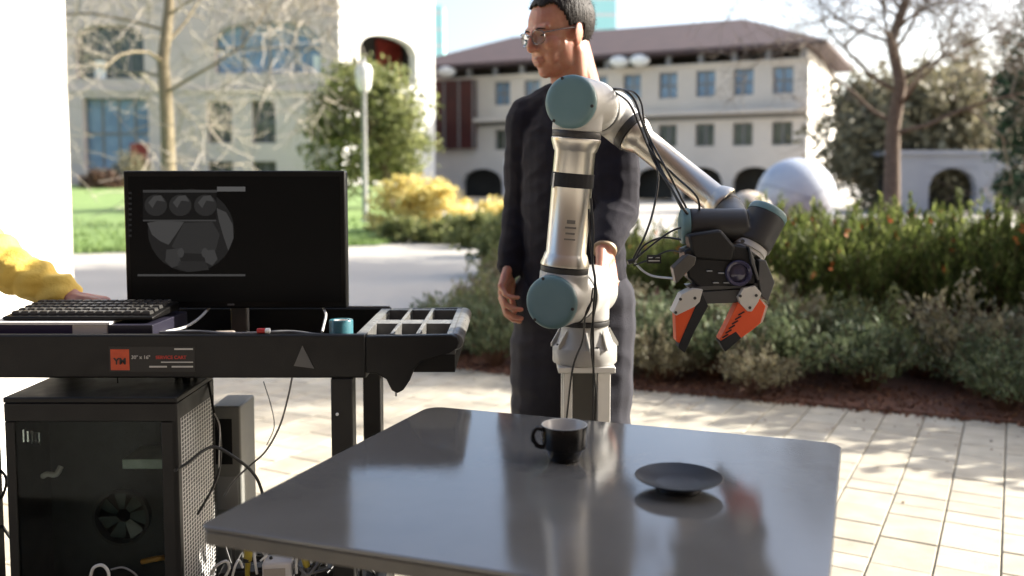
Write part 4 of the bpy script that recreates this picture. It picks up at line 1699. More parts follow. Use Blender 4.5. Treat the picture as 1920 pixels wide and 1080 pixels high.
# plugs and cables around the case
m = MB()
p = at(350, 722, 1.98)
for k in range(4):
    c = V((p.x + (k - 1.5) * .012, 1.975 + .008 * (k % 2), CZ1 + .010))
    m.box(c, (.009, .014, .019), .2 * k)
tag(m.build('cable_plugs', M_cblack, None, 30, .0015, loc=(p.x, 1.98, CZ1)), 'cluster of black plugs on top of the computer case', 'plugs')
CABLES = [
    ([(338, 712, 1.98), (343, 700, 2.0), (352, 715, 1.98)], .0022, M_cblack, 'short looped black cable above the plugs'),
    ([(390, 712, 2.0), (396, 745, 1.98), (402, 775, 1.96), (413, 820, 1.93), (411, 880, 1.92), (396, 920, 1.9), (370, 965, 1.88)], .0028, M_cblack, 'black cable draping down past the perforated case front'),
    ([(402, 775, 1.95), (412, 800, 1.93), (411, 850, 1.92), (410, 890, 1.92)], .0016, M_cwhite, 'thin pale cable hanging beside the perforated case front'),
    ([(328, 882, 1.795), (352, 868, 1.84), (380, 846, 1.88), (404, 838, 1.9), (440, 858, 1.92), (470, 882, 1.94), (489, 915, 1.95), (505, 990, 1.96)], .0034, M_cblack, 'black cable crossing the perforated case front and looping behind the table'),
    ([(549, 700, 2.0), (540, 745, 2.0), (524, 800, 2.0), (498, 846, 2.0), (470, 872, 2.0), (440, 900, 2.05), (420, 930, 2.1)], .0022, M_cgrey, 'thin dark cable hanging from the tray in an open curve'),
    ([(494, 715, 2.2), (508, 760, 2.2), (514, 800, 2.2), (500, 835, 2.2)], .0012, M_cgrey, 'hair thin grey wire hanging from the back of the tray'),
    ([(220, 706, 1.93), (221, 718, 1.93), (219, 735, 1.94)], .0015, M_cblack, 'short black wire dropping from the tray to the case top'),
    ([(-30, 860, 1.95), (4, 885, 1.9), (12, 905, 1.88), (2, 935, 1.9), (-10, 950, 1.92), (4, 985, 1.9), (20, 1010, 1.85)], .003, M_cblack, 'black cable coming round the left edge of the case'),
]
for c in CABLES:
    cable(c[0], c[1], c[2], c[3])
SH = .2285
rc = random.Random(9)
tg = thing('cable_tangle', 'tangle of black cables heaped on the lower shelf of the cart', 'cables', (-.5, 2.0, SH))
for i in range(26):
    c = V((rc.uniform(-.62, -.36), rc.uniform(1.9, 2.16), SH + .01))
    hh = rc.uniform(.03, .22)
    pts = []
    a0 = rc.uniform(0, 6.28)
    for k in range(7):
        a = a0 + k * rc.uniform(.7, 1.3)
        rr = rc.uniform(.03, .09)
        pts.append(V((min(-.335, max(-.655, c.x + rr * math.cos(a))), min(2.22, max(1.885, c.y + rr * math.sin(a) * .8)), SH + .006 + abs(math.sin(k * .8 + a0)) * hh)))
    MB().tube(catmull(pts, 6), rc.choice([.0026, .0034, .004]), 6).build('strand', [M_cblack, M_cblack, M_cblack, M_cgrey][i % 4], tg, 70)
bl = thing('power_strip', 'black power strip lying among the cables on the lower shelf', 'power strip', (-.5, 1.96, SH))
MB().box((-.51, 1.95, SH + .10), (.26, .06, .05), .12).build('strip_body', M_case, bl, 30, .005)
MB().box((-.51, 1.95, SH + .036), (.24, .05, .072), .12).build('strip_stand', M_blackmetal, bl, 30, .003)
for k in range(4):
    MB().box((-.60 + k * .055, 1.939 + k * .0065, SH + .127), (.03, .03, .004), .12).build('outlet', M_blackmetal, bl, 0)
ad = thing('power_adapter', 'white power adapter plugged in among the cables below the table edge', 'adapter', (at(520, 1060, 1.9).x, 1.9, SH + .125))
p = at(520, 1068, 1.88)
MB().box((p.x, 1.89, p.z - .004), (.062, .05, .05), .12).build('adapter_body', M_card, ad, 30, .005)
MB().box((p.x - .002, 1.8635, p.z - .008), (.045, .0012, .034), .12).build('label_plate', mat('tan_label', (.34, .31, .27), .6), ad, 0)
for k, (pp, col, rr, lab) in enumerate((
        ([(482, 1076, 1.87), (478, 1050, 1.87), (478, 1032, 1.88), (488, 1030, 1.88), (500, 1044, 1.89)], M_cwhite, .003, 'white cable arching left of the white adapter'),
        ([(556, 1075, 1.87), (556, 1045, 1.87), (566, 1035, 1.88), (580, 1038, 1.88), (584, 1056, 1.88)], M_cwhite, .003, 'white cable loop round the amber connector'),
        ([(510, 1022, 1.9), (500, 1040, 1.88), (488, 1052, 1.87)], M_cwhite, .0022, 'short white cable end poking up below the table edge'),
        ([(606, 1040, 1.9), (592, 1062, 1.88), (576, 1078, 1.87), (560, 1062, 1.88), (548, 1052, 1.9)], M_cgrey, .0032, 'grey forked cable right of the amber connector'),
        ([(620, 1066, 1.9), (596, 1072, 1.88), (566, 1080, 1.87)], M_cgrey, .003, 'grey cable lying at the foot of the cart leg'),
        ([(170, 1080, 1.79), (176, 1064, 1.785), (192, 1060, 1.785), (203, 1072, 1.785), (204, 1090, 1.785)], M_cwhite, .0032, 'white cable loop rising before the smoked glass'),
        ([(208, 1068, 1.785), (230, 1064, 1.785), (252, 1075, 1.785), (262, 1090, 1.785)], M_cgrey, .002, 'thin grey wire before the smoked glass'),
        ([(395, 1078, 1.85), (405, 1062, 1.84), (424, 1052, 1.84), (430, 1066, 1.85), (420, 1085, 1.85)], M_cwhite, .003, 'white cable twisted at the foot of the perforated case front'),
        ([(434, 1090, 1.85), (440, 1064, 1.84), (448, 1050, 1.85), (455, 1064, 1.86)], M_cwhite, .0026, 'white cable left of the yellow connector'))):
    cable(pp, rr, col, lab)
M_yel = mat('yellow_connector', (.50, .40, .06), .35, col2=(.42, .34, .05), scale=20)
p = at(462, 1020, 1.9)
ycn = thing('yellow_connector', 'slim yellow connector standing among the cables', 'connector', (p.x, 1.9, p.z - .09))
MB().lathe((p.x, 1.9, p.z - .085), (.05, 0, 1), [(0, .005), (.045, .006), (.05, .009), (.075, .009), (.078, .006), (.095, .0055), (.097, .004)], 14).build('connector_body', M_yel, ycn)
MB().lathe((p.x, 1.9, p.z - .05), (.05, 0, 1), [(.012, .0095), (.018, .0098), (.020, .0093)], 14).build('collar', M_blackmetal, ycn)
p = at(576, 1048, 1.885)
acn = thing('amber_connector', 'amber connector inside a white cable loop below the table edge', 'connector', (p.x, 1.885, p.z - .02))
MB().lathe(p + V((0, 0, -.018)), (-.25, 0, 1), [(0, .005), (.006, .008), (.028, .008), (.032, .005)], 14).build('connector_body', M_yel, acn)
MB().lathe(p + V((0, 0, -.03)), (-.25, 0, 1), [(0, .003), (.012, .004)], 10).build('strain_relief', M_cgrey, acn)

# ================================================================== ROBOT ARM
M_rgrey = mat('robot_grey', (.48, .47, .44), .38, col2=(.41, .40, .37), scale=14, detail=10, rvar=.09)
M_rtube = mat('brushed_tube', (.60, .565, .50), .33, 1.0)
M_rdark = mat('dark_ring', (.018, .017, .016), .5, col2=(.026, .025, .024), scale=30)
M_rblue = mat('blue_cap', (.130, .228, .240), .40, col2=(.112, .204, .214), scale=12, rvar=.04)
M_wrist = mat('wrist_grey', (.030, .029, .028), .45, col2=(.026, .025, .024), scale=12, rvar=.05, spec=.4)
M_seal = mat('flange_light', (.52, .51, .48), .4, col2=(.46, .45, .43), scale=20)
Z3 = V((0, 0, 1))
ax = V((-.438, -.899, 0)).normalized()
rx_ = V((.899, -.438, 0)).normalized()
B = at(1096, 677, 2.10)
S = B + Z3 * .1625
ST_Z = B.z
rbt = thing('industrial_robot', 'six joint grey robot arm with teal caps standing behind the table', 'robot arm', B)


def caps(par, p, d, r, screws=3):
    m_ = MB().lathe(p, d, [(0, r + .0006), (.004, r + .001), (.010, r), (.0135, r - .003), (.0155, r - .010), (.0160, r - .020), (.0158, .001)], 48)
    o_ = m_.build('joint_cap', M_rblue, par, 50)
    d_, u_, w_ = frame(d)
    k_ = MB()
    for i in range(screws):
        a = 2.2 + i * math.tau / screws
        c = V(p) + d_ * .0138 + (u_ * math.cos(a) + w_ * math.sin(a)) * (r - .0045)
        k_.cyl(c - d_ * .004, c + d_ * .0012, .0035, n=10)
    k_.build('screw', M_rdark, o_)
    return o_


# base
m = MB()
m.lathe(B, Z3, [(0, .0735), (.002, .075), (.036, .075), (.040, .0725), (.046, .066), (.075, .0555), (.084, .0545), (.086, .0545)], 48)
bs = m.build('base_foot', M_rgrey, rbt, 40)
for k in range(4):
    a = R(20 + 90 * k)
    d = V((math.cos(a), math.sin(a), 0))
    e = V((-math.sin(a), math.cos(a), 0))
    for s_ in (-1, 1):
        m = MB()
        o_ = B + e * s_ * .021
        m.prism([o_ + d * .055 + Z3 * .036 - e * .002, o_ + d * .076 + Z3 * .036 - e * .002, o_ + d * .076 + Z3 * .044 - e * .002, o_ + d * .054 + Z3 * .08 - e * .002], e * .004)
        m.build('gusset', M_rgrey, bs, 0)
m = MB()
for k in range(4):
    a = R(20 + 90 * k)
    c = B + V((math.cos(a), math.sin(a), 0)) * .066 + Z3 * .036
    m.cyl(c, c + Z3 * .009, .0055, n=6)
m.build('bolt', M_rdark, bs)
MB().cyl(B + Z3 * .0865, B + Z3 * .098, .0575, n=48, bev=.001).build('seal_ring', M_rdark, rbt)


def joint(name, c, d, t0, t1, r, stub=None, stub_dir=None, stub_r=None, mm=None):
    """T shaped joint body as one smooth casting"""
    k = MB()
    k.cyl(c + d * t0, c + d * t1, r, n=48, bev=.004)
    if stub:
        k.cyl(c, c + stub_dir * stub, stub_r or r, n=48, bev=.001)
    return remesh(name, k, mm or M_rgrey, rbt, .0032, 7)


m = MB()
m.cyl(S - ax * .070, S + ax * .070, .0595, n=48, bev=.006)
m.cyl(S - Z3 * .064, S, .057, n=48)
remesh('shoulder_joint', m, M_rgrey, rbt, .0032, 6)
MB().cyl(S + ax * .0695, S + ax * .0765, .0585, n=48).build('seal_ring', M_rdark, rbt)
UA = S + ax * .138
ud = (Z3 * math.cos(R(5.2)) + rx_ * math.sin(R(5.2))).normalized()
m = MB()
m.cyl(UA - ax * .061, UA + ax * .053, .0585, n=48, bev=.003)
m.cyl(UA, UA + ud * .062, .0535, n=48)
remesh('upper_arm_joint', m, M_rgrey, rbt, .0032, 6)
caps(rbt, UA + ax * .051, ax, .0572)
MB().cyl(UA + ud * .0605, UA + ud * .073, .0525, n=48, bev=.001).build('seal_ring', M_rdark, rbt)


def tubearm(name, p, d, a, b, r, fl):
    return MB().lathe(p, d, [(a, fl - .002), (a + .002, fl), (a + .006, fl), (a + .014, fl - .003), (a + .026, r + .003), (a + .030, r), (b - .030, r), (b - .026, r + .003),
                             (b - .012, fl - .002), (b - .006, fl), (b - .002, fl), (b, fl - .002)], 48).build(name, M_rtube, rbt, 40)


ua = tubearm('upper_arm', UA, ud, .0735, .3520, .0440, .0535)
E1 = UA + ud * .425
MB().cyl(UA + ud * .3525, UA + ud * .366, .0525, n=48, bev=.001).build('seal_ring', M_rdark, rbt)
m = MB()
m.cyl(E1 - ax * .094, E1 + ax * .044, .0575, n=48, bev=.003)
m.cyl(E1, E1 - ud * .0595, .0535, n=48)
remesh('elbow_joint', m, M_rgrey, rbt, .0032, 6)
caps(rbt, E1 + ax * .042, ax, .0562)
MB().cyl(E1 - ax * .0945, E1 - ax * .1065, .0555, n=48).build('seal_ring', M_rdark, rbt)
F0 = E1 - ax * .168 - Z3 * .006
psi = R(38)
fd = (rx_ * math.cos(psi) - Z3 * math.sin(psi)).normalized()
m = MB()
m.cyl(F0 + ax * .060, F0 - ax * .055, .0535, n=48, bev=.008)
m.cyl(F0, F0 + fd * .066, .0475, n=48)
remesh('forearm_joint', m, M_rgrey, rbt, .0032, 6)
MB().cyl(F0 + fd * .065, F0 + fd * .083, .0470, n=48, bev=.001).build('seal_ring', M_rdark, rbt)
tubearm('forearm', F0, fd, .0835, .345, .0320, .044)
W = F0 + fd * .3922
MB().cyl(F0 + fd * .3325, F0 + fd * .365, .0350, n=40, bev=.002).build('forearm_collar', M_rdark, rbt)
# strap round the upper arm, faint maker's marks
m = MB()
m.lathe(UA + ud * .246, ud, [(0, .0443), (.0005, .0462), (.030, .0462), (.0305, .0443)], 40)
st_ = m.build('strap', mat('black_strap', (.012, .011, .011), .85, col2=(.018, .017, .017), scale=200), rbt, 40)
sdir = (ax * .78 - rx_ * .62).normalized()
m = MB()
c = UA + ud * .261 + sdir * .0462
m.obox(c, sdir.cross(ud) * .003, sdir * .0008, ud * .016)
m.build('strap_buckle', M_seal, st_, 0)
M_tubemark = mat('tube_print', (.16, .15, .13), .5)
for (k, hgt, wd) in ((0, .004, .009), (1, .002, .012), (2, .002, .010), (3, .0015, .012)):
    sd = (ax * .88 + rx_ * .48).normalized()
    m = MB()
    c = UA + ud * (.172 - .0125 * k) + sd * .0443
    m.obox(c, sd.cross(ud) * wd, sd * .0004, ud * hgt)
    m.build('tube_print', M_tubemark, ua, 0)

# wrist
wa0, wa1 = at(1291, 424, 1.865), at(1398, 424, 1.86)
wd_ = (wa1 - wa0).normalized()
m = MB()
m.cyl(wa0, wa1, .0365, n=40, bev=.003)
m.cyl(W - fd * .03, wa1 - wd_ * .022, .034, n=40, bev=.004)
wb0, wb1 = at(1437, 405, 1.87), at(1407, 462, 1.85)
wbd = (wb1 - wb0).normalized()
m.cyl(wb0, wb1, .0405, n=40, bev=.002)
wr = remesh('wrist_joint', m, M_wrist, rbt, .0028, 6)
MB().lathe(wa0, -wd_, [(0, .0372), (.012, .0372), (.016, .0345), (.018, .028), (.018, .001)], 40).build('joint_cap', M_rblue, rbt, 50)
MB().lathe(wb0, -wbd, [(-.002, .0408), (.008, .0412), (.013, .0385), (.016, .032), (.0165, .001)], 40).build('joint_cap', M_rblue, rbt, 50)
MB().lathe(wb1, wbd, [(-.004, .036), (.002, .0365), (.012, .0365), (.013, .034), (.020, .034)], 40).build('tool_flange', M_seal, rbt, 40)
m = MB()
p = at(1392, 452, 1.81)
m.cyl(p, p + V((0, -.004, 0)), .004, n=8)
m.build('flange_screw', M_rdark, rbt)

# gripper on the flange
gd = wbd
gpx = lambda x, y, Y=1.80: at(x, y, Y)
grp = thing('gripper', 'black robot gripper with two orange and white fingers under the wrist', 'gripper', gpx(1365, 500, 1.85))
m = MB()
m.prism([gpx(1283, 470), gpx(1330, 452), gpx(1400, 462), gpx(1418, 490), gpx(1418, 540), gpx(1312, 540), gpx(1290, 520)], (0, .07, 0))
m.build('gripper_body', mat('gripper_black', (.006, .006, .0065), .42, col2=(.009, .009, .010), scale=20, rvar=.08, spec=.3), grp, 30, .004)
m = MB()
m.prism([gpx(1290, 440, 1.795), gpx(1352, 430, 1.795), gpx(1380, 462, 1.795), gpx(1376, 492, 1.795), gpx(1300, 486, 1.795)], (0, .05, 0))
m.build('camera_body', M_cart, grp, 30, .006)
c = gpx(1384, 512, 1.80)
m = MB()
m.lathe(c, (-.1, -1, .05), [(-.01, .026), (.010, .026), (.013, .024), (.011, .019), (.004, .0175), (.007, .010), (.008, .001)], 36)
m.build('lens', mat('lens_violet', (.045, .043, .075), .12, col2=(.06, .055, .10), scale=15), grp, 40)
m = MB()
m.prism([gpx(1262, 503, 1.79), gpx(1290, 476, 1.79), gpx(1306, 482, 1.79), gpx(1303, 496, 1.79), gpx(1268, 532, 1.79)], (0, .035, 0))
m.build('side_mirror', mat('mirror_brown', (.075, .068, .057), .4, col2=(.06, .055, .047), scale=20), grp, 30, .002)
m = MB()
m.prism([gpx(1405, 462, 1.788), gpx(1412, 480, 1.788), gpx(1424, 524, 1.788), gpx(1420, 526, 1.788), gpx(1409, 494, 1.788)], (0, .05, 0))
m.prism([gpx(1424, 488, 1.79), gpx(1436, 488, 1.79), gpx(1453, 530, 1.79), gpx(1440, 566, 1.79), gpx(1428, 556, 1.79), gpx(1422, 520, 1.79)], (0, .055, 0))
m.build('side_plate', mat('side_plate_grey', (.085, .085, .083), .4, col2=(.07, .07, .068), scale=20), grp, 30, .0015)
m = MB()
m.prism([gpx(1292, 538), gpx(1425, 530), gpx(1428, 538), gpx(1300, 546)], (0, .06, 0))
m.prism([gpx(1308, 548), gpx(1424, 540), gpx(1424, 566), gpx(1322, 570)], (0, .05, 0))
m.build('guide_rail', mat('rail_grey', (.05, .05, .05), .38, col2=(.04, .04, .04), scale=20), grp, 30, .001)
m = MB()
for (x, y) in ((1330, 508), (1352, 512), (1342, 530), (1362, 530)):
    k = gpx(x, y, 1.797)
    m.box(k, (.011, .006, .0022))
m.build('led_strip', M_postgrey, grp, 0)
M_for = mat('finger_orange', (.80, .095, .014), .5, col2=(.74, .08, .012), scale=15)
M_fwh = mat('finger_white', (.60, .58, .52), .5, col2=(.55, .53, .48), scale=15)
M_fbk = mat('finger_pad', (.010, .010, .010), .8, col2=(.016, .016, .016), scale=50)
YG = 1.79
FING = [
    dict(o=[(1266, 590), (1300, 576), (1306, 570), (1290, 612), (1274, 644), (1268, 640)], w=[(1262, 586), (1278, 552), (1300, 541), (1318, 543), (1312, 566), (1303, 575), (1268, 592)],
         b=[(1306, 570), (1318, 552), (1328, 574), (1302, 622), (1284, 662), (1272, 652), (1274, 644)], ho=[(1276, 561), (1303, 559), (1267, 586)], tip=None),
    dict(o=[(1384, 567), (1406, 585), (1424, 560), (1436, 574), (1426, 606), (1412, 618), (1390, 634), (1366, 630), (1352, 640), (1350, 636), (1366, 604)],
         w=[(1384, 558), (1394, 540), (1416, 536), (1428, 550), (1422, 566), (1410, 584), (1402, 584), (1388, 570)],
         b=[(1349, 641), (1380, 622), (1390, 634), (1360, 660)], ho=[(1388, 555), (1418, 554), (1406, 577)], tip=1)]
for f in FING:
    fo = MB()
    fo.prism([gpx(x, y, YG) for x, y in f['o']], (0, .034, 0))
    fg = fo.build('finger', M_for, grp, 30, .0012)
    k = MB()
    k.prism([gpx(x, y, YG - .003) for x, y in f['w']], (0, .040, 0))
    k.build('finger_mount', M_fwh, fg, 30, .001)
    k = MB()
    k.prism([gpx(x, y, YG - .0012) for x, y in f['b']], (0, .0365, 0))
    k.build('finger_pad', M_fbk, fg, 30, .001)
    k = MB()
    for x, y in f['ho']:
        c = gpx(x, y, YG - .0032)
        k.cyl(c + V((0, .002, 0)), c - V((0, .0006, 0)), .0031, n=10)
    k.build('finger_bolt', M_rdark, fg)
    if f['tip']:
        k = MB()
        for i in range(6):
            c = gpx(1360 + i * 6, 630 - i * 8.5, YG - .0005)
            k.obox(c, V((.006, 0, .0035)), V((0, .0008, 0)), V((.0007, 0, -.0011)))
        k.build('finger_rib', M_fbk, fg, 0)
        k = MB()
        k.prism([gpx(x, y, YG + .0345) for x, y in [(1424, 556), (1440, 574), (1430, 604), (1416, 612), (1414, 606), (1426, 600), (1434, 575), (1424, 566)]], (0, .004, 0))
        k.build('finger_edge', M_fwh, fg, 0)

# cables of the arm (each a cable clipped to it)
RC = [
    ([(1146, 166, 2.08), (1172, 170, 2.06), (1190, 188, 2.05), (1202, 222, 2.03), (1216, 262, 2.02), (1240, 318, 1.98), (1282, 392, 1.92), (1296, 404, 1.89)], .0028, 'outer black cable from the elbow down to the wrist'),
    ([(1150, 168, 2.10), (1186, 172, 2.08), (1202, 192, 2.06), (1208, 228, 2.04), (1220, 262, 2.02), (1252, 322, 1.97), (1290, 396, 1.9)], .0024, 'second black cable bowing off the elbow'),
    ([(1152, 172, 2.06), (1180, 194, 2.04), (1200, 238, 2.02), (1222, 286, 2.0), (1266, 330, 1.97), (1306, 368, 1.92), (1312, 400, 1.88)], .0024, 'black cable running along the top of the forearm'),
    ([(1208, 250, 2.02), (1222, 286, 2.01), (1234, 330, 1.99), (1226, 390, 1.96), (1210, 440, 1.93), (1188, 484, 1.9)], .0024, 'black cable hanging free from the forearm to the white plug'),
    ([(1204, 240, 2.02), (1216, 276, 2.01), (1232, 312, 1.99), (1260, 356, 1.95), (1280, 394, 1.92)], .003, 'thick black cable under the forearm'),
    ([(1184, 492, 1.9), (1200, 478, 1.89), (1232, 452, 1.88), (1262, 432, 1.86), (1296, 422, 1.83)], .0022, 'upper black cable from the white plug to the wrist'),
    ([(1186, 494, 1.9), (1206, 462, 1.89), (1240, 446, 1.88), (1280, 450, 1.85), (1300, 456, 1.82)], .0022, 'middle black cable from the white plug to the camera'),
    ([(1188, 498, 1.9), (1220, 486, 1.88), (1256, 470, 1.86), (1296, 478, 1.81)], .0018, 'lower black cable from the white plug to the gripper'),
    ([(1108, 372, 1.93), (1112, 430, 1.92), (1111, 490, 1.91), (1116, 530, 1.90), (1112, 600, 1.95), (1113, 690, 2.0), (1112, 796, 2.0)], .0028, 'front black cable falling straight down along the upper arm'),
    ([(1104, 392, 1.93), (1106, 450, 1.92), (1114, 510, 1.92), (1118, 560, 1.93), (1108, 640, 1.97), (1118, 740, 2.0), (1116, 796, 2.0)], .0022, 'rear black cable falling down along the upper arm'),
    ([(1112, 560, 1.91), (1098, 590, 1.93), (1092, 640, 2.0), (1074, 690, 2.02), (1062, 790, 2.03)], .0022, 'black cable curving across the robot base'),
    ([(1112, 540, 1.90), (1106, 575, 1.91), (1092, 600, 1.92), (1080, 608, 1.93)], .0018, 'short black cable curling round the lower joint'),
]
for ic, (pp, r_, lab) in enumerate(RC):
    if ic < 5:
        pp = [(x, y, Y - (.085 if 0 < q < len(pp) - 1 else .02)) for q, (x, y, Y) in enumerate(pp)]
    cable(pp, r_, M_cblack, lab, group='cables of the robot arm')
p = at(1186, 492, 1.9)
wp = thing('cable_plug', 'small black and white cable plug hanging beside the gripper', 'plug', p)
MB().cyl(p + V((-.010, 0, .0)), p + V((.004, 0, .004)), .005, n=10, bev=.001).build('plug_body', M_cblack, wp)
MB().tube(catmull([at(1190, 492, 1.9), at(1206, 508, 1.89), at(1226, 518, 1.88), at(1262, 522, 1.84)], 5), .0024, 7).build('white_lead', M_cwhite, wp, 60)
m = MB()
for k in range(4):
    m.tube([p + V((.001 + .002 * k, -.002, .002)), p + V((.008 + .004 * k, -.003, .022 + .004 * k))], .0012, 5)
m.build('plug_pins', M_cwhite, wp, 60)
ct_ = thing('cable_tag', 'tiny black tag with white print on the gripper cable', 'tag', at(1226, 487, 1.88))
a, b = at(1213, 478, 1.878), at(1240, 494, 1.878)
MB().bb(a.x, b.x, 1.878, 1.8792, b.z, a.z).build('tag_body', M_cblack, ct_, 0)
for y in (482, 488):
    a, b = at(1216, y, 1.8775), at(1237, y + 2, 1.8775)
    MB().bb(a.x, b.x, 1.8768, 1.8778, b.z, a.z).build('tag_print', M_lampwhite, ct_, 0)

# stand under the arm
M_alu = mat('aluminium_post', (.66, .65, .62), .35, .35, col2=(.58, .57, .54), scale=9, rvar=.05)
M_panel = mat('stand_panel', (.075, .072, .062), .55, col2=(.06, .058, .05), scale=8)
sd_ = thing('robot_stand', 'aluminium post stand carrying the robot arm behind the table', 'stand', (B.x, B.y, 0))
MB().box((B.x, B.y, B.z - .0075), (.13, .14, .014)).build('top_plate', M_alu, sd_, 30, .002)
for (dx, dy) in ((-.042, -.045), (.040, -.045), (-.042, .045), (.040, .045)):
    MB().box((B.x + dx, B.y + dy, (B.z - .015 + .30) / 2), (.030 if dx > 0 else .02, .03, B.z - .015 - .30)).build('post', M_alu, sd_, 30, .002)
MB().box((B.x - .004, B.y - .040, (B.z - .016 + .31) / 2), (.052, .012, B.z - .016 - .31)).build('front_panel', M_panel, sd_, 0)
MB().box((B.x + .02, B.y + .03, .165), (.46, .36, .27)).build('mobile_base', M_case, sd_, 30, .01)
for (i, j) in ((-1, -1), (1, -1), (1, 1), (-1, 1)):
    c = V((B.x + .02 + i * .16, B.y + .03 + j * .14, .034))
    w_ = MB().cyl(c - V((.02, 0, 0)), c + V((.02, 0, 0)), .033, n=24, bev=.004).build('wheel', M_rdark, sd_)
    MB().cyl(c - V((.022, 0, 0)), c + V((.022, 0, 0)), .014, n=16).build('hub', M_alu, w_)

# ================================================================== PEOPLE
M_skin = mat('skin', (.46, .225, .145), .46, col2=(.37, .155, .10), scale=34, sss=.5, sssr=(1, .18, .08), sssc=.014, bump=.05, bscale=240)
M_hair = mat('dark_hair', (.0065, .0042, .0035), .6, col2=(.014, .0085, .006), scale=90, stretch=(1, 1, .15), bump=.35, bscale=190, spec=.25)
M_sweater = mat('navy_sweater', (.0088, .0080, .0140), .9, col2=(.013, .012, .020), scale=30, bump=.25, bscale=420, spec=.2, sheen=.06)
M_trouser = mat('grey_trousers', (.028, .028, .037), .9, col2=(.037, .037, .048), scale=18, bump=.25, bscale=380, spec=.2, sheen=.06)
M_shoe = mat('black_shoe', (.012, .012, .012), .5)
M_yellow = mat('yellow_jacket', (.74, .53, .11), .75, col2=(.68, .46, .08), scale=20, bump=.2, bscale=120)
M_eye = mat('eye_dark', (.02, .014, .010), .15)
M_steel = mat('glasses_metal', (.18, .17, .17), .25, .9)
M_watch = mat('watch_strap', (.36, .27, .17), .5, col2=(.30, .22, .14), scale=30)


def hand_blobs(mb, wrist, d, n, thumb_side, curl=(.25, .35, .3), k=1.0, spread=.06, fing=(1, 1, 1, 1)):
    """palm, four unequal fingers, thumb; d to the fingers, n out of the palm; thumb_side +-1 along n x d"""
    d, n = V(d).normalized(), V(n).normalized()
    n = (n - d * n.dot(d)).normalized()
    s = n.cross(d) * thumb_side
    W0 = V(wrist)
    lens = [(.040, .025, .020), (.044, .028, .021), (.041, .026, .020), (.032, .020, .018)]
    for i in range(4):
        off = (.030 - .020 * i) * k
        kn = W0 + d * (.088 - (.0, -.003, .001, .009)[i]) * k + s * off
        mb.cap(W0 + d * .012 * k + s * off * .62, kn, .0135 * k, .0112 * k)
        dd = (d + s * (1.5 - i) * spread).normalized()
        p = kn
        r = [.0095, .0086, .0078, .0066]
        if i == 3:
            r = [x * .86 for x in r]
        for j in range(3):
            ang = curl[j] * fing[i] * (1 + .08 * i)
            dd = Matrix.Rotation(ang, 3, s * thumb_side * 1.0 * (1 if True else 1)) @ dd if False else (dd * math.cos(ang) + (n - dd * n.dot(dd)).normalized() * math.sin(ang)).normalized()
            q = p + dd * lens[i][j] * k
            mb.cap(p, q, r[j] * k, r[j + 1] * k)
            p = q
    mb.cap(W0 + d * .02 * k + s * .012 * k, W0 + d * .055 * k - s * .012 * k, .0165 * k, .013 * k)
    t0 = W0 + d * .018 * k + s * .022 * k + n * .004
    t1 = t0 + (d * .75 + s * .62 + n * .28).normalized() * .042 * k
    t2 = t1 + (d * .92 + s * .25 + n * .30).normalized() * .032 * k
    t3 = t2 + (d * .95 + s * .02 + n * .30).normalized() * .024 * k
    mb.cap(t0, t1, .0145 * k, .0112 * k)
    mb.cap(t1, t2, .0108 * k, .0098 * k)
    mb.cap(t2, t3, .0096 * k, .0072 * k)


def head_blobs(mb, c, M):
    """head with face; c = point between the ears at eye height, M columns forward, left, up"""
    def P(x, y, z):
        return V(c) + M @ V((x, y, z))

    def E(x, y, z, a, b, d, rot=None):
        mb.ell(P(x, y, z), (a, b, d), M @ rot if rot else M, 22, 14)
    E(-.012, 0, .038, .098, .076, .086)          # cranium
    E(-.038, 0, .018, .052, .062, .070)          # occiput
    E(.036, 0, .020, .056, .066, .078)           # forehead
    E(.038, 0, -.030, .056, .060, .072)          # mid face
    E(.034, 0, -.078, .052, .050, .042)          # jaw
    E(.066, 0, -.100, .021, .024, .019)          # chin
    for s in (-1, 1):
        E(.012, s * .048, -.062, .040, .016, .040)   # jaw angle
        E(.060, s * .042, -.026, .026, .022, .022)   # cheekbone
        E(.058, s * .034, -.060, .024, .020, .026)   # cheek
        mb.cap(P(.086, s * .012, .018), P(.076, s * .048, .019), .0095, .009)   # brow
        E(.098, s * .012, -.036, .010, .0085, .0075)  # nostril wing
        E(-.006, s * .080, -.010, .021, .0048, .032, Matrix.Rotation(-.25, 3, 'Y') @ Matrix.Rotation(s * .35, 3, 'Z'))   # ear
        E(.004, s * .075, -.034, .010, .006, .012)
    mb.cap(P(.090, 0, .012), P(.108, 0, -.028), .0085, .0105)     # nose bridge
    E(.106, 0, -.034, .0125, .0115, .0105)
    mb.cap(P(.084, -.017, -.067), P(.084, .017, -.067), .0080, .0080)
    mb.cap(P(.093, -.007, -.0655), P(.093, .007, -.0655), .0060, .0060)
    mb.cap(P(.090, -.009, -.077), P(.090, .009, -.077), .0068, .0068)
    mb.cap(P(-.026, 0, -.045), P(-.042, 0, -.165), .057, .060)    # neck
    for s in (-1, 1):
        mb.cap(P(-.012, s * .040, -.055), P(-.010, s * .036, -.13), .029, .031)
    mb.cap(P(.010, 0, -.10), P(-.015, 0, -.17), .038, .048)       # throat


def folds(freq, amp, axis=V((0, 0, 1)), seed=0.0):
    def f(p, n):
        t = noise.noise(V((p.x * 5, p.y * 5, p.z * 14)) + V((seed, 0, 0)))
        u = noise.noise(V((p.x * freq * .5, p.y * freq * .5, p.z * freq)) + V((0, seed, 3.0)))
        return amp * (.65 * t + .6 * (1 - abs(u) * 2.2))
    return f


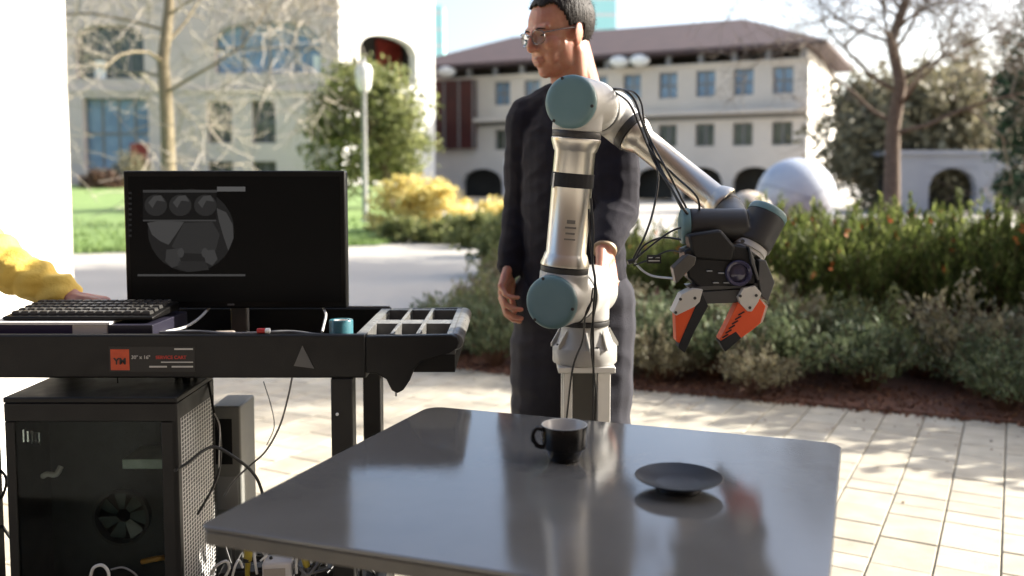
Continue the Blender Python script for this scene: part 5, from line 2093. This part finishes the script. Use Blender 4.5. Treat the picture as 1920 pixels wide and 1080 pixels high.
def loft(mb, rings, u, v, n=28):
    vs, fs = [], []
    for c, a, b in rings:
        for i in range(n):
            t = math.tau * i / n
            vs.append(c + u * (a * math.cos(t)) + v * (b * math.sin(t)))
    for k in range(len(rings) - 1):
        for i in range(n):
            j = (i + 1) % n
            fs.append((k * n + i, k * n + j, (k + 1) * n + j, (k + 1) * n + i))
    fs.append(tuple(range(n - 1, -1, -1)))
    fs.append(tuple((len(rings) - 1) * n + i for i in range(n)))
    mb._add(vs, fs)


# ---- the man behind the robot
mx_, my_ = at(1075, 400, 2.52).x, 2.52
man = thing('person', 'man in navy sweater and glasses standing behind the robot arm looking left', 'person', (mx_, my_, 0))
yaw = R(24)
bf = V((-math.sin(yaw), -math.cos(yaw), 0))
bl_ = V((math.cos(yaw), -math.sin(yaw), 0))     # his left, picture right
up = Z3
neck0 = V((mx_ - .005, my_ + .015, 1.455))
ha = R(58)
hf = V((-math.sin(ha) * .985, -math.cos(ha) * .985, -.17)).normalized()
hl = Z3.cross(hf).normalized()
hu = hf.cross(hl).normalized()
HM = Matrix((hf, hl, hu)).transposed() * .955
hc = at(1050, 63, 2.50)
shR = at(994, 226, 2.575)
shL = at(1145, 222, 2.435)
elR = at(980, 392, 2.60)
wrR = at(955, 505, 2.53)
elL = at(1157, 392, 2.40)
wrL = at(1134, 468, 2.27)
pel = V((mx_, my_, .90))
body = MB()
head_blobs(body, hc, HM)
body.cap(hc + HM @ V((-.035, 0, -.15)), V((mx_, my_ + .02, 1.36)), .060, .075)
body.cap(V((mx_, my_ + .01, 1.33)), V((mx_, my_, .95)), .085, .09)
body.limb([shR, elR, wrR], [.045, .038, .026])
body.limb([shL, elL, wrL], [.045, .038, .026])
dR = (at(938, 565, 2.46) - wrR).normalized()
hand_blobs(body, wrR, dR, (bl_ * .85 + bf * -.25), 1, (.45, .55, .4), 1.02)
dL = (at(1140, 530, 2.205) - wrL).normalized()
hand_blobs(body, wrL, dL, (bl_ * -.75 + V((0, .3, 0)) - bf * .1), -1, (.35, .5, .4), 1.0)
kneeR, kneeL = pel - bl_ * .10 + V((0, 0, -.42)), pel + bl_ * .09 + V((0, 0, -.42)) + bf * .02
ankR, ankL = kneeR + V((0, .02, -.40)), kneeL + V((0, .03, -.40))
for hpj, kn, an in ((pel - bl_ * .085, kneeR, ankR), (pel + bl_ * .085, kneeL, ankL)):
    body.limb([hpj, kn, an], [.075, .05, .036])
bo = remesh('body', body, M_skin, man, .0032, 5)
# sweater
sw = MB()
chest = V((mx_, my_, 1.30))
loft(sw, [(V((mx_, my_ + .012, 1.43)), .075, .065), (V((mx_, my_ + .010, 1.40)), .115, .085), (V((mx_, my_ + .006, 1.34)), .150, .108), (V((mx_, my_ + .004, 1.26)), .150, .118),
          (V((mx_, my_ + .004, 1.14)), .146, .116), (V((mx_, my_ + .004, 1.02)), .146, .112), (V((mx_, my_ + .004, .92)), .152, .115), (V((mx_, my_ + .004, .835)), .150, .113), (V((mx_, my_ + .004, .815)), .143, .106)], bl_, bf)
sw.limb([V((mx_, my_ + .015, 1.405)) - bl_ * .05, shR + V((0, 0, -.006))], [.070, .066])
sw.limb([V((mx_, my_ + .015, 1.405)) + bl_ * .05, shL + V((0, 0, -.006))], [.070, .066])
sw.lathe(V((mx_ - .008, my_ + .012, 1.385)), hc - V((mx_, my_ + .02, 1.385)) + V((0, .0, 0)), [(0, .085), (.035, .078), (.055, .070), (.062, .066)], 28)
sw.limb([shR, shR.lerp(elR, .5), elR, elR.lerp(wrR, .55), wrR + (elR - wrR).normalized() * .01], [.068, .062, .054, .046, .036])
sw.limb([shL, shL.lerp(elL, .5), elL, elL.lerp(wrL, .6), wrL + (elL - wrL).normalized() * .025], [.070, .066, .058, .048, .039])
remesh('sweater', sw, M_sweater, man, .005, 4, folds(26, .0055))
tr = MB()
Mb = Matrix((bl_, bf, Z3)).transposed()
tr.ell(V((mx_, my_, .86)), (.150, .108, .11), Mb, 24, 12)
for hpj, kn, an in ((pel - bl_ * .082, kneeR, ankR), (pel + bl_ * .082, kneeL, ankL)):
    tr.limb([hpj + V((0, 0, -.03)), hpj.lerp(kn, .5), kn, kn.lerp(an, .6), an + V((0, 0, .01))], [.094, .090, .080, .076, .078])
remesh('trousers', tr, M_trouser, man, .007, 4, folds(16, .008, seed=4.0))
for an in (ankR, ankL):
    sh = MB()
    f0 = V((an.x, an.y, .035))
    sh.limb([f0 - bf * .05, f0 + bf * .06, f0 + bf * .16 - V((0, 0, .008))], [.036, .040, .030])
    sh.cap(f0, f0 + V((0, 0, .07)), .040, .042)
    o = remesh('shoe', sh, M_shoe, man, .006, 3)
# hair: close crop built as a shell over the cranium
hr = MB()
NU, NV_ = 120, 70
vs, idx = [], {}
hv = random.Random(4)
grid = []
for j in range(NV_ + 1):
    row = []
    for i in range(NU):
        th = math.pi * j / NV_ * .92
        a = math.tau * i / NU
        x, y, z = math.sin(th) * math.cos(a), math.sin(th) * math.sin(a), math.cos(th)
        kx, ky, kz_ = (.1025, .0805, .0945)
        p = V((-.013 + kx * x, ky * y, .036 + kz_ * z))
        front = p.x
        if front > .045:
            lim = .080 + .006 * noise.noise(V((a * 3, 1, 0)))
        elif front > .012:
            lim = .006 + (front - .012) * 2.3
        elif front > -.03:
            lim = .014
        else:
            lim = -.070 + (abs(p.y) / .08) * .04
        row.append((p, p.z > lim + .006 * noise.noise(p * 90)))
    grid.append(row)
for j in range(NV_):
    for i in range(NU):
        k = (i + 1) % NU
        q = [grid[j][i], grid[j + 1][i], grid[j + 1][k], grid[j][k]]
        if sum(w_[1] for w_ in q) >= 3:
            f = []
            for (jj, ii) in ((j, i), (j + 1, i), (j + 1, k), (j, k)):
                if (jj, ii) not in idx:
                    idx[(jj, ii)] = len(vs)
                    p = grid[jj][ii][0]
                    s = 1 + .006 * noise.noise(V((p.x * 30, p.y * 30, p.z * 8))) + .03 * max(0, min(1, (p.z - .03) / .06))
                    vs.append(hc + HM @ (V((-.013, 0, .036)) + (p - V((-.013, 0, .036))) * s))
                f.append(idx[(jj, ii)])
            hr.f.append(tuple(f))
hr.v = [tuple(v) for v in vs]
ho = hr.build('hair', M_hair, man, 180)
sl_ = ho.modifiers.new('thick', 'SOLIDIFY')
sl_.thickness = .010
sl_.offset = -1
# strands give the crop an uneven edge
hq, hd = [], []
off = OFF[man.name]
for v in vs:
    for k in range(1 if hv.random() < .45 else 0):
        n_ = (v - hc - HM @ V((-.013, 0, .036))).normalized()
        hq.append(v + V((hv.gauss(0, .003), hv.gauss(0, .003), hv.gauss(0, .003))) - off)
        hd.append(n_ * .25 + HM @ V((-.5, hv.uniform(-.3, .3), -.9)))
me = quad_mesh('hair_strands', leaf_quads(np.array([tuple(q) for q in hq]), .0050, .08, dirs=np.array([tuple(q) for q in hd])))
link('hair_strands', me, M_hair, ho, 0, 0, off)
# eyes, brows, lips, glasses, watch


def HP(x, y, z):
    return hc + HM @ V((x, y, z))


for s in (-1, 1):
    e = MB().ell(HP(.081, s * .031, -.001), (.0065, .009, .0022), HM, 14, 9).build('eye', M_eye, man)
    MB().tube(catmull([HP(.093, s * .012, .013), HP(.094, s * .03, .018), HP(.084, s * .052, .013)], 5), [.0018, .0021, .0022, .0023, .0023, .0023, .0022, .0021, .0019, .0015, .001], 6).build('eyebrow', M_hair, man, 60)
m = MB().ell(HP(.0945, 0, -.0712), (.0035, .015, .0042), HM, 14, 9)
m.build('lips', mat('lip_tone', (.36, .13, .105), .5), man)
gl = MB()
for s in (-1, 1):
    c = V((.104, s * .033, -.006))
    gl.tube([HP(c.x - abs(math.cos(a)) * .000 - (.010 if s * math.cos(a) > .5 else 0), c.y + .025 * math.cos(a), c.z + .019 * math.sin(a)) for a in [k * math.tau / 24 for k in range(25)]], .0011, 6)
    gl.tube(catmull([HP(.094, s * .058, .004), HP(.05, s * .078, .006), HP(.005, s * .083, .006), HP(-.012, s * .082, -.004)], 5), .0017, 6)
gl.tube(catmull([HP(.106, -.009, -.002), HP(.112, 0, .003), HP(.106, .009, -.002)], 4), .0014, 6)
go = gl.build('glasses', M_steel, man, 70)
gm = dim_glass()
gm.node_tree.nodes['Fresnel'].inputs[0].default_value = 1.15
gm.node_tree.nodes['Transparent BSDF'].inputs[0].default_value = (.97, .98, .98, 1)
for s in (-1, 1):
    k = MB()
    pts = [HP(.103 - (.009 if s * math.cos(a) > .5 else 0), s * .033 + .024 * math.cos(a), -.006 + .018 * math.sin(a)) for a in [q * math.tau / 20 for q in range(20)]]
    k.prism(pts, hf * .001)
    k.build('lens', gm, go, 0)
wl = (wrL - elL).normalized()
m = MB().lathe(wrL - wl * .010, wl, [(0, .0285), (.001, .0305), (.016, .0305), (.017, .0285)], 28)
wo = m.build('watch', M_watch, man, 40)

# ---- the person in yellow at the left edge, mostly outside the picture
yp = thing('person', 'person in a yellow puffy jacket reaching in from the left edge towards the keyboard', 'person', (-1.82, 2.42, 0))
yb = MB()
yf = V((1, -.25, 0)).normalized()
yl = Z3.cross(yf)
yc = V((-1.84, 2.42, 0))
yhf = V((.93, -.18, -.30)).normalized()
yhl = Z3.cross(yhf).normalized()
YM_ = Matrix((yhf, yhl, yhf.cross(yhl))).transposed()
yhc = yc + V((.03, 0, 1.61))
head_blobs(yb, yhc, YM_)
yb.cap(yhc + YM_ @ V((-.035, 0, -.15)), yc + V((0, 0, 1.34)), .06, .1)
yb.cap(yc + V((0, 0, 1.32)), yc + V((0, 0, .95)), .115, .12)
ysh = yc - yl * .17 + V((.03, 0, 1.36))
yel = at(-140, 420, 2.17)
ywr = at(128, 556, 2.115)
ysl, yell, ywl = yc + yl * .18 + V((0, 0, 1.36)), yc + yl * .23 + V((.02, 0, 1.09)), yc + yl * .20 + V((.16, 0, .90))
yb.limb([ysh, yel, ywr], [.045, .038, .026])
yb.limb([ysl, yell, ywl], [.045, .038, .026])
hand_blobs(yb, ywr, V((.95, -.10, -.12)), V((.0, -.1, -1)), 1, (.22, .3, .3), .98)
hand_blobs(yb, ywl, V((.4, 0, -.9)), V((0, -1, 0)), 1, (.3, .4, .3), .98)
for s in (-1, 1):
    hj = yc + yl * s * .085 + V((0, 0, .90))
    yb.limb([hj, hj + V((.02, 0, -.43)), hj + V((0, 0, -.83))], [.075, .05, .036])
remesh('body', yb, M_skin, yp, .004, 5)
yj = MB()
loft(yj, [(yc + V((0, 0, z)), r * .8, r) for z, r in ((1.44, .08), (1.41, .12), (1.36, .16), (1.31, .178), (1.26, .17), (1.21, .185), (1.16, .172), (1.11, .183), (1.06, .17), (1.0, .182),
                                                      (.95, .17), (.90, .178), (.85, .172), (.83, .16))], yf, yl)
yj.limb([yc + V((0, 0, 1.36)), ysh], [.09, .085])
yj.limb([yc + V((0, 0, 1.36)), ysl], [.09, .085])


def puffs(a, b, r0, r1, n):
    for k in range(n):
        t = (k + .5) / n
        p = a.lerp(b, t)
        r = r0 + (r1 - r0) * t
        yj.lathe(p - (b - a).normalized() * (b - a).length / n * .62, b - a, [(0, r * .72), ((b - a).length / n * .3, r * .97), ((b - a).length / n * .62, r * 1.05), ((b - a).length / n * .95, r * .97), ((b - a).length / n * 1.24, r * .72)], 22)


puffs(ysh, yel, .085, .08, 5)
puffs(yel, ywr - (ywr - yel).normalized() * .0, .080, .037, 7)
puffs(ysl, yell, .085, .08, 5)
puffs(yell, ywl, .075, .05, 5)
remesh('jacket', yj, M_yellow, yp, .006, 3, folds(34, .011, seed=9.0))
yt = MB()
yt.ell(yc + V((0, 0, .88)), (.12, .15, .1), Matrix((yf, yl, Z3)).transposed())
for s in (-1, 1):
    hj = yc + yl * s * .085 + V((0, 0, .88))
    yt.limb([hj, hj + V((.02, 0, -.43)), hj + V((0, 0, -.80))], [.092, .075, .07])
    sh = MB()
    f0 = V(((hj).x, hj.y, .035))
    sh.limb([f0 - yf * .05, f0 + yf * .06, f0 + yf * .16], [.036, .040, .030])
    sh.cap(f0, f0 + V((0, 0, .06)), .04, .042)
    remesh('shoe', sh, M_shoe, yp, .008, 3)
remesh('trousers', yt, M_trouser, yp, .009, 3, folds(16, .006, seed=2.0))
hs = MB()
hs.ell(yhc + YM_ @ V((-.022, 0, .05)), (.098, .082, .082), YM_, 28, 18)
hs.ell(yhc + YM_ @ V((-.05, 0, .0)), (.065, .078, .09), YM_, 28, 18)
remesh('hair', hs, M_hair, yp, .006, 2, folds(60, .004))
